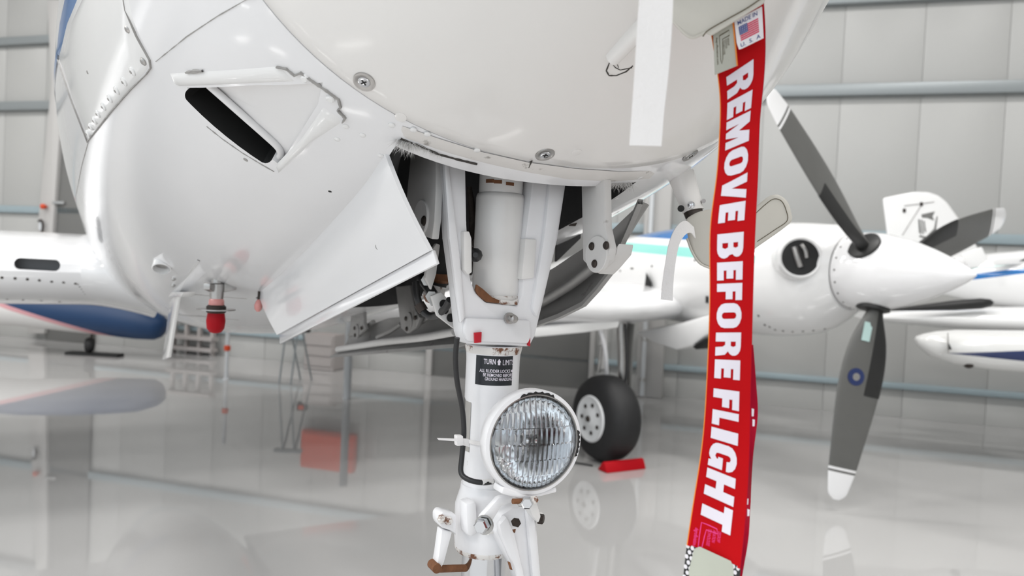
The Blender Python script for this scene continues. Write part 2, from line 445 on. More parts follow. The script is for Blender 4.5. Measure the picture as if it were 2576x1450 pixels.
def on(px, py):
    h, n, i, d = BV.ray_cast(CL, lray(px, py).normalized(), 12)
    if h is None:
        h, n, i, d = BV.find_nearest(CL + lray(px, py) * 1.3)
    if n.dot(CL - h) < 0: n = -n
    return h, n
# paint scheme from points sampled on the skin
s1 = on(175, 40)[0]; s2 = on(152, 120)[0]; s3 = on(190, 5)[0]
m_fus = mat('fuselage_paint', (.80, .80, .815), .16, coat=.6, var=.015, vscale=3)
m_blue = mat('blue_stripe_paint', BLUE, .2, coat=.5)
fus = loft('fuselage', [section(SEAM, -.0022)] + [section(s) for s in fusS[1:]], m_fus, AC)
# wheel bay, inlet recess and inlet slot are cut into the skin
WF, WA, WL, WR = -.098, .93, -.222, .19
Pz = 1.0
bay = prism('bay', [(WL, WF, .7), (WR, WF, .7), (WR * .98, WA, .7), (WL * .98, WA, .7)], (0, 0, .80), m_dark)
def inward(px, py, dep):
    h, n = on(px, py); return h - n * dep
def cutter(front, back, m):
    n = len(front); V = list(front) + list(back)
    Fc = [tuple(range(n)), tuple(range(n, 2 * n))] + [(i, (i + 1) % n, n + (i + 1) % n, n + i) for i in range(n)]
    return pydata('cut', V, Fc, m, None, 0)
m_recess = mat('inlet_recess_paint', (.76, .755, .76), .3, coat=.3)
rc_px = [(470, 221, .015), (640, 214, .008), (812, 208, .0005), (800, 262, .0005), (755, 335, .006), (704, 416, .014), (690, 405, .015), (590, 320, .016), (500, 240, .015)]
rec = cutter([inward(x, y, -.03) for x, y, d in rc_px], [inward(x, y, d) for x, y, d in rc_px], m_recess)
def stadium(ax_, ay, bx, by, r, n=10):
    A = np.array((ax_, ay)); B = np.array((bx, by)); d = (B - A) / np.linalg.norm(B - A); q = np.array((-d[1], d[0])); out = []
    for k in range(n + 1):
        t = math.pi * k / n; out.append(B + r * (math.cos(t) * -q + math.sin(t) * d))
    for k in range(n + 1):
        t = math.pi * k / n; out.append(A + r * (math.cos(t) * q - math.sin(t) * d))
    return out
stp = stadium(484, 240, 668, 392, 19)
slot = cutter([inward(x, y, -.02) for x, y in stp], [inward(x, y, .16) for x, y in stp], m_black)
for c in (bay, rec, slot): c.parent = AC
LIP = [inward(x, y, .011) for x, y in ((512, 226), (560, 268), (610, 312), (660, 356), (690, 384), (698, 402), (690, 416))]
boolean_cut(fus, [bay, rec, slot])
# ------- things laid on the skin
def resample(P, step):
    out = []
    for i in range(len(P) - 1):
        a_, b_ = np.array(P[i], float), np.array(P[i + 1], float); n = max(1, int(np.linalg.norm(b_ - a_) / step))
        out += [a_ + (b_ - a_) * k / n for k in range(n)]
    out.append(np.array(P[-1], float)); return out
def skin_line(name, P, wid, m, parent, off=.0007, step=14, wob=0.0):
    H = [on(*p) for p in resample(P, step)]; V = []; Fc = []
    for i, (h, n) in enumerate(H):
        t = (H[min(i + 1, len(H) - 1)][0] - H[max(i - 1, 0)][0]).normalized(); q = n.cross(t).normalized()
        ww = wid * (1 + random.uniform(-wob, wob))
        for sgn, o in ((-1, -.001), (-.8, off), (.8, off), (1, -.001)): V.append(h + q * ww * .5 * sgn + n * o)
    for i in range(len(H) - 1):
        for k in range(3): Fc.append((i * 4 + k, i * 4 + k + 1, i * 4 + k + 5, i * 4 + k + 4))
    return pydata(name, V, Fc, m, parent)
def skin_strip(name, A, B, off, m, parent, n=24, k=6):
    """raised sheet between two pixel paths"""
    def par(P, t):
        L = [0]
        for i in range(len(P) - 1): L.append(L[-1] + math.dist(P[i], P[i + 1]))
        d = t * L[-1]
        for i in range(len(P) - 1):
            if d <= L[i + 1] + 1e-6: f = (d - L[i]) / (L[i + 1] - L[i]); return (P[i][0] + (P[i + 1][0] - P[i][0]) * f, P[i][1] + (P[i + 1][1] - P[i][1]) * f)
    V = []; Fc = []
    for i in range(n + 1):
        a_, b_ = par(A, i / n), par(B, i / n)
        for j in range(k + 1):
            f = j / k; h, nn = on(a_[0] + (b_[0] - a_[0]) * f, a_[1] + (b_[1] - a_[1]) * f)
            edge = i in (0, n) or j in (0, k)
            V.append(h + nn * (-.0005 if edge else off))
    for i in range(n):
        for j in range(k): q = i * (k + 1) + j; Fc.append((q, q + 1, q + k + 2, q + k + 1))
    return pydata(name, V, Fc, m, parent, 60)
def skin_disc(name, px, py, r, hgt, m, parent, n=14, dome=True):
    h, nn = on(px, py)
    return lathe(name, h, nn, [(-.001, r), (hgt * .5, r), (hgt, r * .6)] if dome else [(-.001, r), (hgt, r)], m, parent, n)
def screw(px, py, r, parent):
    """countersunk cross-head screw in a dished washer"""
    h, nn = on(px, py)
    lathe('dished_washer', h, nn, [(-.001, r * 1.9), (.0012, r * 1.85), (.0014, r * 1.2), (.0004, r * 1.02)], m_steel, parent, 28)
    s_ = lathe('screw', h, nn, [(-.001, r), (.0012, r), (.0018, r * .7)], m_chrome, parent, 20)
    d, u, v = basis(nn)
    a0 = random.uniform(0, 1.5)
    for k in (0, 1):
        q = a0 + k * math.pi / 2; e = u * math.cos(q) + v * math.sin(q); g = nn.cross(e)
        c = h + nn * .0016
        prism('cross_slot', [c + e * r * .55 + g * r * .12, c - e * r * .55 + g * r * .12, c - e * r * .55 - g * r * .12, c + e * r * .55 - g * r * .12], nn * .0006, m_black, parent, smooth=0)
for p in ((916, 206), (1371, 389), (1737, 392)): screw(p[0], p[1], .0075, nose)
for p in ((1450, 384), (1008, 295)): skin_disc('filled_screw', p[0], p[1], .008, .0008, m_cap, nose)
# seam filler inside the joint
lathe_ring = [section(SEAM - .0035, -.0035), section(SEAM + .002, -.0035)]
loft('joint_filler', lathe_ring, m_groove, fus, caps=False)
# scuffed lip between joint and wheel bay
skin_strip('scuffed_lip', [(1012, 318), (1110, 352), (1210, 383), (1330, 410), (1450, 426), (1560, 433), (1660, 430)], [(1005, 345), (1100, 380), (1200, 408), (1320, 436), (1430, 455), (1540, 460), (1640, 452)], .0006, m_lip, fus, 40, 4)
skin_line('crack', [(1330, 422), (1338, 404)], .0022, m_groove, fus, wob=.4, step=4)
skin_line('bay_seal', [(1008, 348), (1060, 368), (1100, 386), (1150, 400), (1200, 412)], .0028, m_groove, fus, wob=.6, step=6, off=.002)
for p in ((1040, 327), (958, 392), (870, 318), (848, 350), (1075, 338), (912, 340), (985, 315), (1200, 378), (1610, 447), (1580, 475), (1550, 500)):
    skin_disc('rivet', p[0], p[1], .0045, .0016, m_white, fus, 12)
skin_disc('drain_hole', 830, 482, .003, .0006, m_black, fus, 10)
skin_disc('drain_hole', 618, 402, .004, .0008, m_grooveL, fus, 10)
# inlet surround: raised top flange, chipped sealant
skin_strip('inlet_flange', [(425, 184), (560, 176), (700, 166)], [(440, 219), (580, 213), (745, 206)], .003, m_white, fus, 26, 4)
skin_strip('inlet_flange', [(700, 437), (790, 355), (868, 305)], [(692, 418), (760, 345), (812, 268)], .0025, m_white, fus, 20, 4)
skin_line('chipped_sealant', [(697, 167), (722, 172), (742, 189), (758, 182), (790, 205), (830, 232), (852, 248), (858, 268), (850, 275), (870, 296), (862, 306)], .0022, m_grooveL, fus, wob=.6, step=5, off=.0035)
skin_line('chipped_sealant', [(520, 318), (560, 350), (610, 385), (660, 415), (690, 432)], .0026, m_grooveL, fus, wob=.6, step=6)
skin_line('chipped_sealant', [(470, 181), (512, 177)], .004, m_grooveL, fus, wob=.5, step=6, off=.0035)
tube('inlet_lip', LIP, .0055, m_recess, fus, 12)
for p in ((768, 196), (832, 247)): skin_disc('flange_screw', p[0], p[1], .006, .0045, m_white, fus, 16)
# upper access panel on the side of the nose
pan = skin_strip('access_panel', [(312, -60), (345, 80), (380, 165)], [(232, -60), (205, 0), (176, 60), (150, 150), (180, 250), (222, 352)], .0025, m_white, fus, 30, 12)
skin_strip('blue_stripe', [(214, -40), (197, 0), (172, 60), (148, 148)], [(165, -40), (158, 0), (147, 60), (141, 140)], .0018, m_blue, fus, 20, 3)
def side_band(name, s0, s1, z0, z1, m, parent, off=.0018, n=50, k=5):
    V = []; Fc = []
    for i in range(n + 1):
        s_ = s0 + (s1 - s0) * i / n; a_, b_ = fhw(s_), fhb(s_); zc = fzb(s_) + b_
        for j in range(k + 1):
            z = z0 + (z1 - z0) * j / k; q = max(0, 1 - (abs(z - zc) / b_) ** 2.25) ** (1 / 2.25)
            V.append(Vector((-(a_ * q + off), s_, z)))
    for i in range(n):
        for j in range(k): q = i * (k + 1) + j; Fc.append((q, q + 1, q + k + 2, q + k + 1))
    return pydata(name, V, Fc, m, parent, 60)
hb0, hb1 = on(147, 140)[0], on(160, 75)[0]
side_band('blue_stripe', hb0.y, 5.0, min(hb0.z, hb1.z) - .005, max(hb0.z, hb1.z) + .005, m_blue, fus)
skin_line('panel_joint', [(308, -40), (318, 25), (345, 90), (378, 150), (381, 170), (370, 186), (330, 225), (280, 282), (222, 355)], .0017, m_grooveL, fus, wob=.25, off=.003)
skin_line('panel_joint', [(147, 150), (180, 250), (222, 358)], .0012, m_grooveL, fus, off=.003)
skin_line('panel_joint', [(392, 155), (470, 92), (545, 42), (618, 0), (640, -15)], .0012, m_grooveL, fus, wob=.5)
skin_line('panel_joint', [(222, 358), (205, 420), (190, 500)], .002, m_grooveL, fus)
for p in ((324, 73), (363, 154)): skin_disc('panel_screw', p[0], p[1], .006, .0045, m_steel, pan, 14)
for p in ((338, 178), (317, 204), (298, 226), (281, 247), (265, 267), (251, 285), (242, 302), (232, 318), (225, 335)):
    h, nn = on(*p)
    lathe('panel_fastener', h, nn, [(0, .0075), (.0045, .007), (.006, .003)], m_white, pan, 14)
    lathe('panel_slot', h, nn, [(.0058, .0028), (.0068, .0024)], m_grooveL, pan, 10)
skin_disc('panel_screw', 224, 181, .004, .0036, m_grooveL, pan, 10)
# teardrop sealing line of the near pitot mast
tear = [(1598, 62), (1572, 90), (1548, 130), (1532, 160), (1525, 178), (1532, 190), (1550, 190), (1575, 180), (1592, 165)]
skin_line('mast_sealant', tear, .0018, m_groove, nose, wob=.4, step=6)
skin_line('mast_sealant', [(1540, 160), (1548, 170), (1560, 176), (1590, 170)], .0010, m_groove, nose, wob=.3, step=6)
skin_line('mast_sealant', [(1588, 95), (1560, 120), (1548, 150), (1556, 170)], .0009, m_groove, nose, wob=.3, step=6)
# ------------------------------------------------------------------ nose gear
def plate(name, px, ax, val, thick, m, parent, bev=.002):
    P = [at(x, y, ax, val) for x, y in px]
    vec = [0, 0, 0]; vec[ax] = thick
    return prism(name, P, vec, m, parent, bev)
XS = -.006
def zs(y): return AS(1250, y, 0).z
def strut_l(z): return XS - .002
O3 = lambda z: Vector((XS, 0, z))
up3 = Vector((0, 0, 1))
gear = lathe('gear_strut', O3(0), up3, [(zs(1222), .0405), (zs(1150), .0405), (zs(1140), .041), (zs(1010), .041), (zs(1000), .0435), (zs(905), .0435), (zs(880), .0445), (zs(866), .0455)][::1], m_gear, AC, 48)
lathe('oleo_cylinder', O3(0), up3, [(zs(775), .0385), (zs(765), .0395), (zs(500), .0395), (zs(490), .038), (zs(487), .0355), (zs(440), .0355), (1.5, .0355)], m_gear2, gear, 48)
lathe('rust_ring', O3(0), up3, [(zs(886), .0448), (zs(876), .0462), (zs(868), .0468)], m_rustedge, gear, 40)
lathe('rust_stain_base', Vector((XS - .004, -.004, 0)), up3, [(zs(768), .0385), (zs(752), .0402), (zs(742), .0396)], m_rustedge, gear, 40)
# grime smears on the upper cylinder
def cyl_patch(name, x0, x1, y0, y1, r, m, parent, off=.0006, n=14):
    """patch wrapped on the strut, pixel extent given on the near side"""
    def ang(x, y):
        d = lray(x, y); c = CL - O3(0); A = d.x * d.x + d.y * d.y; Bq = 2 * (c.x * d.x + c.y * d.y); Cq = c.x * c.x + c.y * c.y - r * r
        D = Bq * Bq - 4 * A * Cq
        tq = (-Bq - math.sqrt(max(D, 0))) / (2 * A); P = c + d * tq
        return math.atan2(P.y, P.x), P.z + O3(0).z
    a0, z0 = ang(x0, y0); a1, _ = ang(x1, y0); _, z1 = ang((x0 + x1) / 2, y1)
    if a1 < a0: a1 += 2 * math.pi
    if a1 - a0 > math.pi: a0 += 2 * math.pi; a0, a1 = a1, a0
    V = []; Fc = []
    for i in range(n + 1):
        q = a0 + (a1 - a0) * i / n
        for rr in (r - .002, r + off):
            for z in (z0, z1): V.append(Vector((XS + rr * math.cos(q), rr * math.sin(q), z)))
    for i in range(n):
        k = i * 4; Fc += [(k + 2, k + 3, k + 7, k + 6), (k, k + 2, k + 6, k + 4), (k + 1, k + 5, k + 7, k + 3)]
    return pydata(name, V, Fc, m, parent, 40), (a0, a1, z0, z1)
for x, y in ((1232, 455), (1252, 457), (1282, 462)): cyl_patch('chipped_paint', x - 9, x + 11, y - 4, y + 5, .0357, m_rust, gear, .0004, 4)
# yoke: tapered U shaped casting
YS = -.045
yk = [(1120, 380), (1172, 392), (1175, 560), (1184, 700), (1196, 735), (1222, 760), (1300, 770), (1313, 742), (1320, 610), (1342, 440), (1426, 455), (1404, 600), (1372, 740), (1347, 846), (1333, 873), (1172, 866), (1163, 838), (1150, 720), (1134, 600)]
yoke = plate('gear_yoke', yk, 1, YS, .035, m_gear, AC, .004)
plate('yoke_face_rib', [(1186, 800), (1335, 806), (1338, 846), (1330, 866), (1176, 860), (1166, 836), (1172, 800)], 1, YS - .007, .009, m_gear, yoke, .004)
plate('leg_rib', [(1116, 395), (1128, 396), (1158, 640), (1172, 800), (1160, 815), (1146, 720), (1130, 600)], 1, YS - .008, .012, m_gear, yoke, .004)
plate('leg_rib', [(1384, 450), (1424, 456), (1402, 600), (1372, 735), (1352, 800), (1340, 780), (1352, 700), (1370, 590)], 1, YS - .008, .012, m_gear, yoke, .004)
plate('leg_pad', [(1167, 582), (1181, 582), (1187, 600), (1188, 686), (1178, 692), (1168, 680)], 1, YS - .012, .03, m_gear2, yoke, .002)
plate('leg_pad', [(1322, 600), (1350, 602), (1344, 700), (1312, 704)], 1, YS - .004, .02, m_gear2, yoke, .002)
plate('rust_stain', [(1200, 716), (1216, 728), (1238, 748), (1258, 756), (1256, 764), (1224, 760), (1204, 744), (1197, 730)], 1, YS - .002, .006, m_rust, yoke, .001)
plate('rust_stain', [(1238, 750), (1290, 757), (1304, 752), (1302, 768), (1262, 766)], 1, YS - .0015, .005, m_rustedge, yoke, .001)
def bolt(P, d, r, m, parent, hexa=True, name='bolt', hgt=None):
    hgt = hgt or r * .9
    return lathe(name, P, d, [(-.002, r), (hgt * .8, r), (hgt, r * .8)], m, parent, 6 if hexa else 16, smooth=20)
FW = Vector((0, -1, 0))
lathe('grease_nipple', AS(1281, 801, YS - .01), FW, [(-.002, .009), (.004, .009), (.005, .005), (.012, .005), (.014, .007), (.018, .006), (.02, .003)], m_steel, yoke, 14)
plate('red_mark', [(1194, 838), (1212, 836), (1211, 862), (1195, 864)], 1, YS - .0115, .004, m_redmark, yoke, .0003)
P0 = [AS(1328, 846, YS - .003), AS(1334, 846, YS - .003), AS(1334, 872, YS - .003), AS(1328, 870, YS - .003)]
prism('red_mark', P0, (.0, .02, 0), m_redmark, yoke)
lathe('rubber_plug', AS(1196, 642, -.045), Vector((-.5, -1, 0)), [(-.01, .006), (0, .011), (.006, .009), (.010, .004)], m_hose, yoke, 10)
# placard wrapped round the strut
pl_, (pa0, pa1, pz0, pz1) = cyl_patch('placard', 1199, 1290, 893, 971, .0436, m_placard, gear, .0007, 20)
def text_geo(body, size=1.0, bold=0.0, shear=0.0):
    cu = bpy.data.curves.new('t', 'FONT'); cu.body = body; cu.size = size; cu.offset = bold; cu.align_x = 'LEFT'; cu.resolution_u = 3; cu.shear = shear
    ob = bpy.data.objects.new('t', cu); COL.objects.link(ob); bpy.context.view_layer.update()
    dg = bpy.context.evaluated_depsgraph_get(); me = bpy.data.meshes.new_from_object(ob.evaluated_get(dg))
    V = [Vector(v.co) for v in me.vertices]; Fc = [tuple(p.vertices) for p in me.polygons]
    bpy.data.objects.remove(ob); bpy.data.curves.remove(cu); bpy.data.meshes.remove(me)
    return V, Fc
def norm_text(body, bold=0.0):
    V, Fc = text_geo(body, 1, bold)
    x0 = min(v.x for v in V); x1 = max(v.x for v in V); y0 = min(v.y for v in V); y1 = max(v.y for v in V)
    return [((v.x - x0) / (x1 - x0), (v.y - y0) / (y1 - y0)) for v in V], Fc
V = []; Fc = []
def plac_add(body, u0, u1, v0, v1, bold=.012):
    tv, tf = norm_text(body, bold); n0 = len(V)
    for x, y in tv:
        u = u0 + (u1 - u0) * x; vq = v0 + (v1 - v0) * y
        q = pa0 + (pa1 - pa0) * u; z = pz0 + (pz1 - pz0) * (1 - vq)
        V.append(Vector((XS + .0446 * math.cos(q), .0446 * math.sin(q), z)))
    Fc.extend([tuple(i + n0 for i in f) for f in tf])
if abs(math.cos(pa0) - math.cos(pa1)) < 0: pass
fl_u = (lambda u: u)
plac_add('TURN', .22, .52, .72, .90, .02); plac_add('LIMITS', .70, 1.02, .70, .88, .0)
plac_add('ALL RUDDER LOCKS M', .12, 1.0, .44, .55); plac_add('BE REMOVED BEFORE', .22, 1.0, .30, .41); plac_add('GROUND HANDLING', .27, 1.0, .165, .275)
n0 = len(V)
for x, y in ((.575, .70), (.575, .80), (.555, .80), (.605, .92), (.655, .80), (.635, .80), (.635, .70)):
    q = pa0 + (pa1 - pa0) * x; V.append(Vector((XS + .0446 * math.cos(q), .0446 * math.sin(q), pz0 + (pz1 - pz0) * (1 - y))))
Fc += [(n0, n0 + 1, n0 + 5, n0 + 6), (n0 + 2, n0 + 3, n0 + 4)]
pydata('placard_text', V, Fc, m_print, gear, 0)
cyl_patch('silver_tape', 1171, 1187, 985, 1138, .0413, m_tape, gear, .0005, 10)
# lower collar with lugs
CZ0, CZ1 = zs(1376), zs(1212)
collar = lathe('strut_collar', O3(0), up3, [(CZ0, .045), (CZ0 + .006, .049), (zs(1330), .051), (zs(1262), .051), (zs(1225), .044), (CZ1, .043)], m_gear, AC, 40)
lathe('rust_ring', O3(0), up3, [(CZ0 - .001, .0452), (CZ0 + .005, .0492), (CZ0 + .008, .0496)], m_rustedge, collar, 40)
plate('collar_rib', [(1172, 1268), (1200, 1262), (1205, 1338), (1192, 1356), (1176, 1350)], 1, -.053, .03, m_gear, collar, .007)
plate('lug', [(1105, 1300), (1114, 1288), (1150, 1296), (1150, 1350), (1136, 1338), (1112, 1330), (1105, 1318)], 1, -.03, .03, m_gear, collar, .004)
for x, y in ((1110, 1306), (1127, 1310)): bolt(AS(x, y, -.032), FW, .0065, m_rustedge, collar)
# stop link on the left of the strut
plate('stop_link', [(1112, 1334), (1138, 1340), (1118, 1415), (1110, 1432), (1098, 1430), (1104, 1395)], 1, -.03, .02, m_gear, collar, .002)
cyl('stop_rod', AS(1100, 1432, -.02), AS(1172, 1430, -.005), .0058, m_rust, collar, n=14)
lathe('stop_rod_end', AS(1100, 1432, -.035), Vector((0, 1, 0)), [(0, .0075), (.022, .0075)], m_rust, collar, 14)
piston = lathe('oleo_piston', O3(0), up3, [(.60, .036), (CZ0 + .01, .036)], m_chrome, AC, 40)
# torque link
TL = -.075
tl = plate('torque_link', [(1246, 1340), (1262, 1296), (1290, 1278), (1330, 1276), (1350, 1296), (1362, 1440), (1372, 1540), (1345, 1600), (1330, 1540), (1300, 1440)], 1, TL, .035, m_gear, AC, .006)
plate('link_rib', [(1256, 1322), (1276, 1300), (1296, 1345), (1318, 1440), (1340, 1540), (1326, 1545), (1300, 1440), (1262, 1350)], 1, TL - .012, .014, m_gear, tl, .004)
plate('link_rib', [(1326, 1285), (1346, 1296), (1358, 1440), (1364, 1540), (1350, 1540), (1338, 1430)], 1, TL - .010, .012, m_gear, tl, .004)
plate('worn_spot', [(1286, 1312), (1294, 1304), (1306, 1306), (1311, 1318), (1304, 1328), (1290, 1324)], 1, TL - .001, .003, m_bolt, tl, .0005)
plate('rust_spot', [(1288, 1334), (1298, 1332), (1296, 1342), (1289, 1340)], 1, TL - .001, .003, m_rust, tl, .0005)
plate('rust_spot', [(1278, 1414), (1284, 1416), (1290, 1436), (1284, 1434)], 1, TL - .0125, .003, m_rust, tl, .0005)
cyl('pivot_pin', AS(1225, 1330, TL + .02), AS(1362, 1305, TL + .02), .010, m_gear2, tl, n=18)
bolt(AS(1214, 1322, -.122), Vector((-.75, -.66, 0)), .011, m_chrome, tl)
lathe('washer', AS(1217, 1322, -.118), Vector((-.75, -.66, 0)), [(-.004, .014), (.001, .014)], m_steel, tl, 20)
bolt(AS(1357, 1306, TL), Vector((.7, -.7, 0)), .008, m_bolt, tl)
# fork and nose wheel (below the frame)
fork = box('nose_fork', (XS, .02, .60), (.17, .11, .05), m_gear, AC, .012)
for sx in (-1, 1): prism('fork_arm', [(XS + sx * .105, -.03, .62), (XS + sx * .105, .06, .62), (XS + sx * .105, .10, .25), (XS + sx * .105, .03, .25)], (sx * -.022, 0, 0), m_gear, fork, .005)
nw = lathe('nose_wheel', (XS - .08, .06, .278), (1, 0, 0), [(0, .16), (.008, .23), (.035, .268), (.08, .278), (.125, .268), (.152, .23), (.16, .16)], m_rubber, AC, 48)
for sx in (0, 1): lathe('wheel_hub', (XS - .083 + sx * .166, .06, .278), (1 if sx else -1, 0, 0), [(-.03, .16), (-.004, .155), (-.01, .10), (.006, .045), (.008, .02)], m_wheelhub, nw, 32)
# landing light
LC = AS(1341, 1112, -.135)
LDIR = Vector((-.10, -1, .02)).normalized()
bucket = lathe('landing_light', LC, LDIR, [(-.085, .03), (-.075, .046), (-.045, .066), (-.022, .0745), (-.018, .0768), (.0, .0775), (.005, .0765), (.006, .071), (.001, .0695), (-.006, .0695)], m_gear, AC, 64, caps=False)
lathe('black_gasket', LC, LDIR, [(-.004, .0712), (.0064, .0710), (.0066, .0692), (.003, .068), (-.004, .068)], m_steel, bucket, 64, caps=False)
lathe('reflector', LC, LDIR, [(-.06, .006), (-.056, .018), (-.045, .036), (-.028, .054), (-.012, .064), (.0, .0675)], m_mirror, bucket, 64, caps=False)
lathe('bulb', LC, LDIR, [(-.058, .004), (-.03, .008), (-.022, .009), (-.018, .004)], m_chrome, bucket, 16)
# fluted lens: real ribs
d_, u_, v_ = basis(LDIR)
if abs(u_.z) > abs(v_.z): u_, v_ = v_, u_
G = 96; V = []; Fc = []; idx = {}
RL = .0690
def lens_h(x, y):
    r2 = (x * x + y * y) / (RL * RL)
    band = math.floor((y + RL) / .0235)
    pitch = .0088 if band % 2 == 0 else .0078
    return .004 + .011 * (1 - r2) + .0009 * abs(math.sin(math.pi * x / pitch)) + (.0006 * math.sin(band * 2.1))
for j in range(G + 1):
    for i in range(G * 2 + 1):
        x = (i / G - 1) * RL; y = (2 * j / G - 1) * RL
        if x * x + y * y <= RL * RL * 1.0:
            idx[(i, j)] = len(V); V.append(LC + u_ * x + v_ * y + d_ * lens_h(x, y))
for j in range(G):
    for i in range(G * 2):
        k = [(i, j), (i + 1, j), (i + 1, j + 1), (i, j + 1)]
        if all(q in idx for q in k): Fc.append(tuple(idx[q] for q in k))
nf = len(V)
V2 = V + [p - d_ * .003 for p in V]
lens = pydata('fluted_lens', V2, Fc + [tuple(i + nf for i in f[::-1]) for f in Fc], m_glass, bucket, 25)
# lamp clamp and bracket
plate('clamp_tab', [(1266, 1226), (1330, 1246), (1400, 1226), (1402, 1240), (1338, 1256), (1330, 1262), (1262, 1244)], 1, -.14, .03, m_gear, bucket, .003)
plate('bracket_arm', [(1213, 1300), (1256, 1252), (1290, 1245), (1296, 1262), (1262, 1276), (1236, 1318), (1234, 1340), (1208, 1340), (1204, 1322)], 1, -.115, .012, m_gear, bucket, .003)
plate('bracket_arm', [(1336, 1258), (1352, 1266), (1362, 1300), (1356, 1318), (1340, 1300), (1330, 1272)], 1, -.10, .02, m_gear2, bucket, .003)
bolt(AS(1326, 1264, -.15), Vector((-.5, -.8, 0)), .009, m_chrome, bucket)
bolt(AS(1342, 1258, -.15), Vector((.1, -1, 0)), .006, m_rustedge, bucket)
bolt(AS(1310, 1266, -.14), Vector((-.6, -.8, 0)), .005, m_steel, bucket)
cyl('clamp_screw', AS(1290, 1262, -.14), AS(1345, 1262, -.14), .004, m_rust, bucket, n=12)
# gap in the rim at the bottom and chipped paint at the top
for a0, a1 in ((1.15, 1.95), (-.35, .22)):
    VV = []; FF = []
    for i in range(17):
        q = a0 + (a1 - a0) * i / 16; w0 = .0708 ; w1 = .0742 + .0012 * math.sin(i * 2.3)
        if i in (0, 16): w1 = w0 + .0005
        sgn = 1 if v_.z > 0 else -1; su = 1 if u_.x > 0 else -1
        e = u_ * su * math.cos(q) + v_ * sgn * math.sin(q)
        VV += [LC + e * w0 + d_ * .0068, LC + e * w1 + d_ * .0066]
    for i in range(16): FF.append((2 * i, 2 * i + 1, 2 * i + 3, 2 * i + 2))
    pydata('chipped_paint', VV, FF, m_hose, bucket, 0)
# cable, tie
cable = tube('cable', [AS(1150, 850, -.045), AS(1146, 900, -.04), AS(1150, 960, -.035), AS(1163, 1030, -.03), AS(1167, 1090, -.03), AS(1162, 1150, -.03), AS(1160, 1190, -.035), AS(1180, 1208, -.05), AS(1215, 1215, -.058), AS(1240, 1212, -.055)], .0042, m_hose, AC, 12)
lathe('cable_sleeve', AS(1212, 1214, -.0585), AS(1245, 1211, -.055) - AS(1212, 1214, -.0585), [(0, .0044), (.02, .0044)], m_gear2, cable, 12)
tie, _ = cyl_patch('cable_tie', 1172, 1262, 1102, 1122, .0412, m_strap, AC, .0022, 14)
tie2 = prism('tie_head', [AS(1149, 1097, -.045), AS(1166, 1097, -.045), AS(1168, 1122, -.045), AS(1150, 1124, -.045)], (0, .012, 0), m_strap, tie, .002)
prism('tie_strap', [AS(1160, 1104, -.04), AS(1180, 1106, -.04), AS(1182, 1126, -.04), AS(1160, 1120, -.04)], (0, .006, 0), m_strap, tie, .001)
prism('tie_tail', [AS(1100, 1103, -.05), AS(1152, 1105, -.05), AS(1152, 1111, -.05), AS(1104, 1108, -.05)], (0, .002, 0), m_strap, tie)
# ------------------------------------------------------------------ nose gear doors
Ah, Dh = on(964, 394)[0], on(652, 742)[0]
Al, Dl = Ah + Vector((.004, -.004, .01)), Dh + Vector((0, 0, .012))
Bp = AL(1089, 629, -.175); Cp = AL(703, 842, -.20)
V = []; Fc = []
nu, nv = 16, 8
for i in range(nu + 1):
    u = i / nu
    for j in range(nv + 1):
        v = j / nv
        a_ = Al.lerp(Dl, u); b_ = Bp.lerp(Cp, u)
        p = a_.lerp(b_, v); bul = .0035 * math.sin(math.pi * v); p = p + Vector((-bul, 0, -bul * .3))
        V.append(p)
for i in range(nu):
    for j in range(nv): q = i * (nv + 1) + j; Fc.append((q, q + 1, q + nv + 2, q + nv + 1))
def solid(name, V, Fc, th, m, parent):
    me = bpy.data.meshes.new(name); me.from_pydata([tuple(v) for v in V], [], Fc); me.update()
    bm = bmesh.new(); bm.from_mesh(me); bm.normal_update()
    bmesh.ops.solidify(bm, geom=list(bm.faces), thickness=th)
    bpy.data.meshes.remove(me)
    return from_bm(name, bm, m, parent, 40)
ld_ = solid('nose_gear_door', V, Fc, .006, m_door, AC)
ld_['label'] = 'white gloss door hanging on the left of the wheel bay'
# lower return lip of the door
lipP = [Bp + Vector((-.001, 0, 0)), AL(1098, 664, -.178), AL(703, 866, -.20), Cp]
prism('door_lip', [lipP[0], lipP[1], lipP[2], lipP[3]], (.006, .002, 0), m_door, ld_, .0015)
endP = [Dl, Dl + Vector((.0, .03, 0)), AL(652, 758, -.215), AL(700, 862, -.20), Cp]
h = .5
for x, y in ((984, 564),):
    P = Al.lerp(Bp, .72).lerp(Dl.lerp(Cp, .72), .16); lathe('door_plug', P + Vector((-.011, 0, -.002)), Vector((-.8, -.5, -.2)), [(-.009, .0048), (-.0035, .0048), (-.0035, .0040), (-.009, .0040)], m_grooveL, ld_, 18, caps=False)
# opposite door seen from inside
e_px = [(1612, 511), (1590, 562), (1565, 620), (1540, 685), (1505, 730), (1470, 768), (1410, 798), (1345, 822), (1250, 846), (1150, 872), (1000, 884), (835, 899)]
t_px = [(1606, 516), (1575, 545), (1535, 585), (1490, 612), (1440, 645), (1400, 672), (1350, 700), (1290, 730), (1200, 765), (1110, 790), (980, 800), (880, 835)]
lv = [.175, .18, .185, .185, .18, .175, .17, .165, .155, .145, .13, .12]
V = []; Fc = []; nv = 6
for (ex, ey), (tx, ty), l_ in zip(e_px, t_px, lv):
    a_ = AL(tx, ty, l_ + .03); b_ = AL(ex, ey, l_)
    for j in range(nv + 1):
        v = j / nv; p = a_.lerp(b_, v); V.append(p + Vector((.02 * math.sin(math.pi * v), 0, 0)))
for i in range(len(e_px) - 1):
    for j in range(nv): q = i * (nv + 1) + j; Fc.append((q, q + 1, q + nv + 2, q + nv + 1))
rd = solid('nose_gear_door', V, Fc, .004, m_inner, AC)
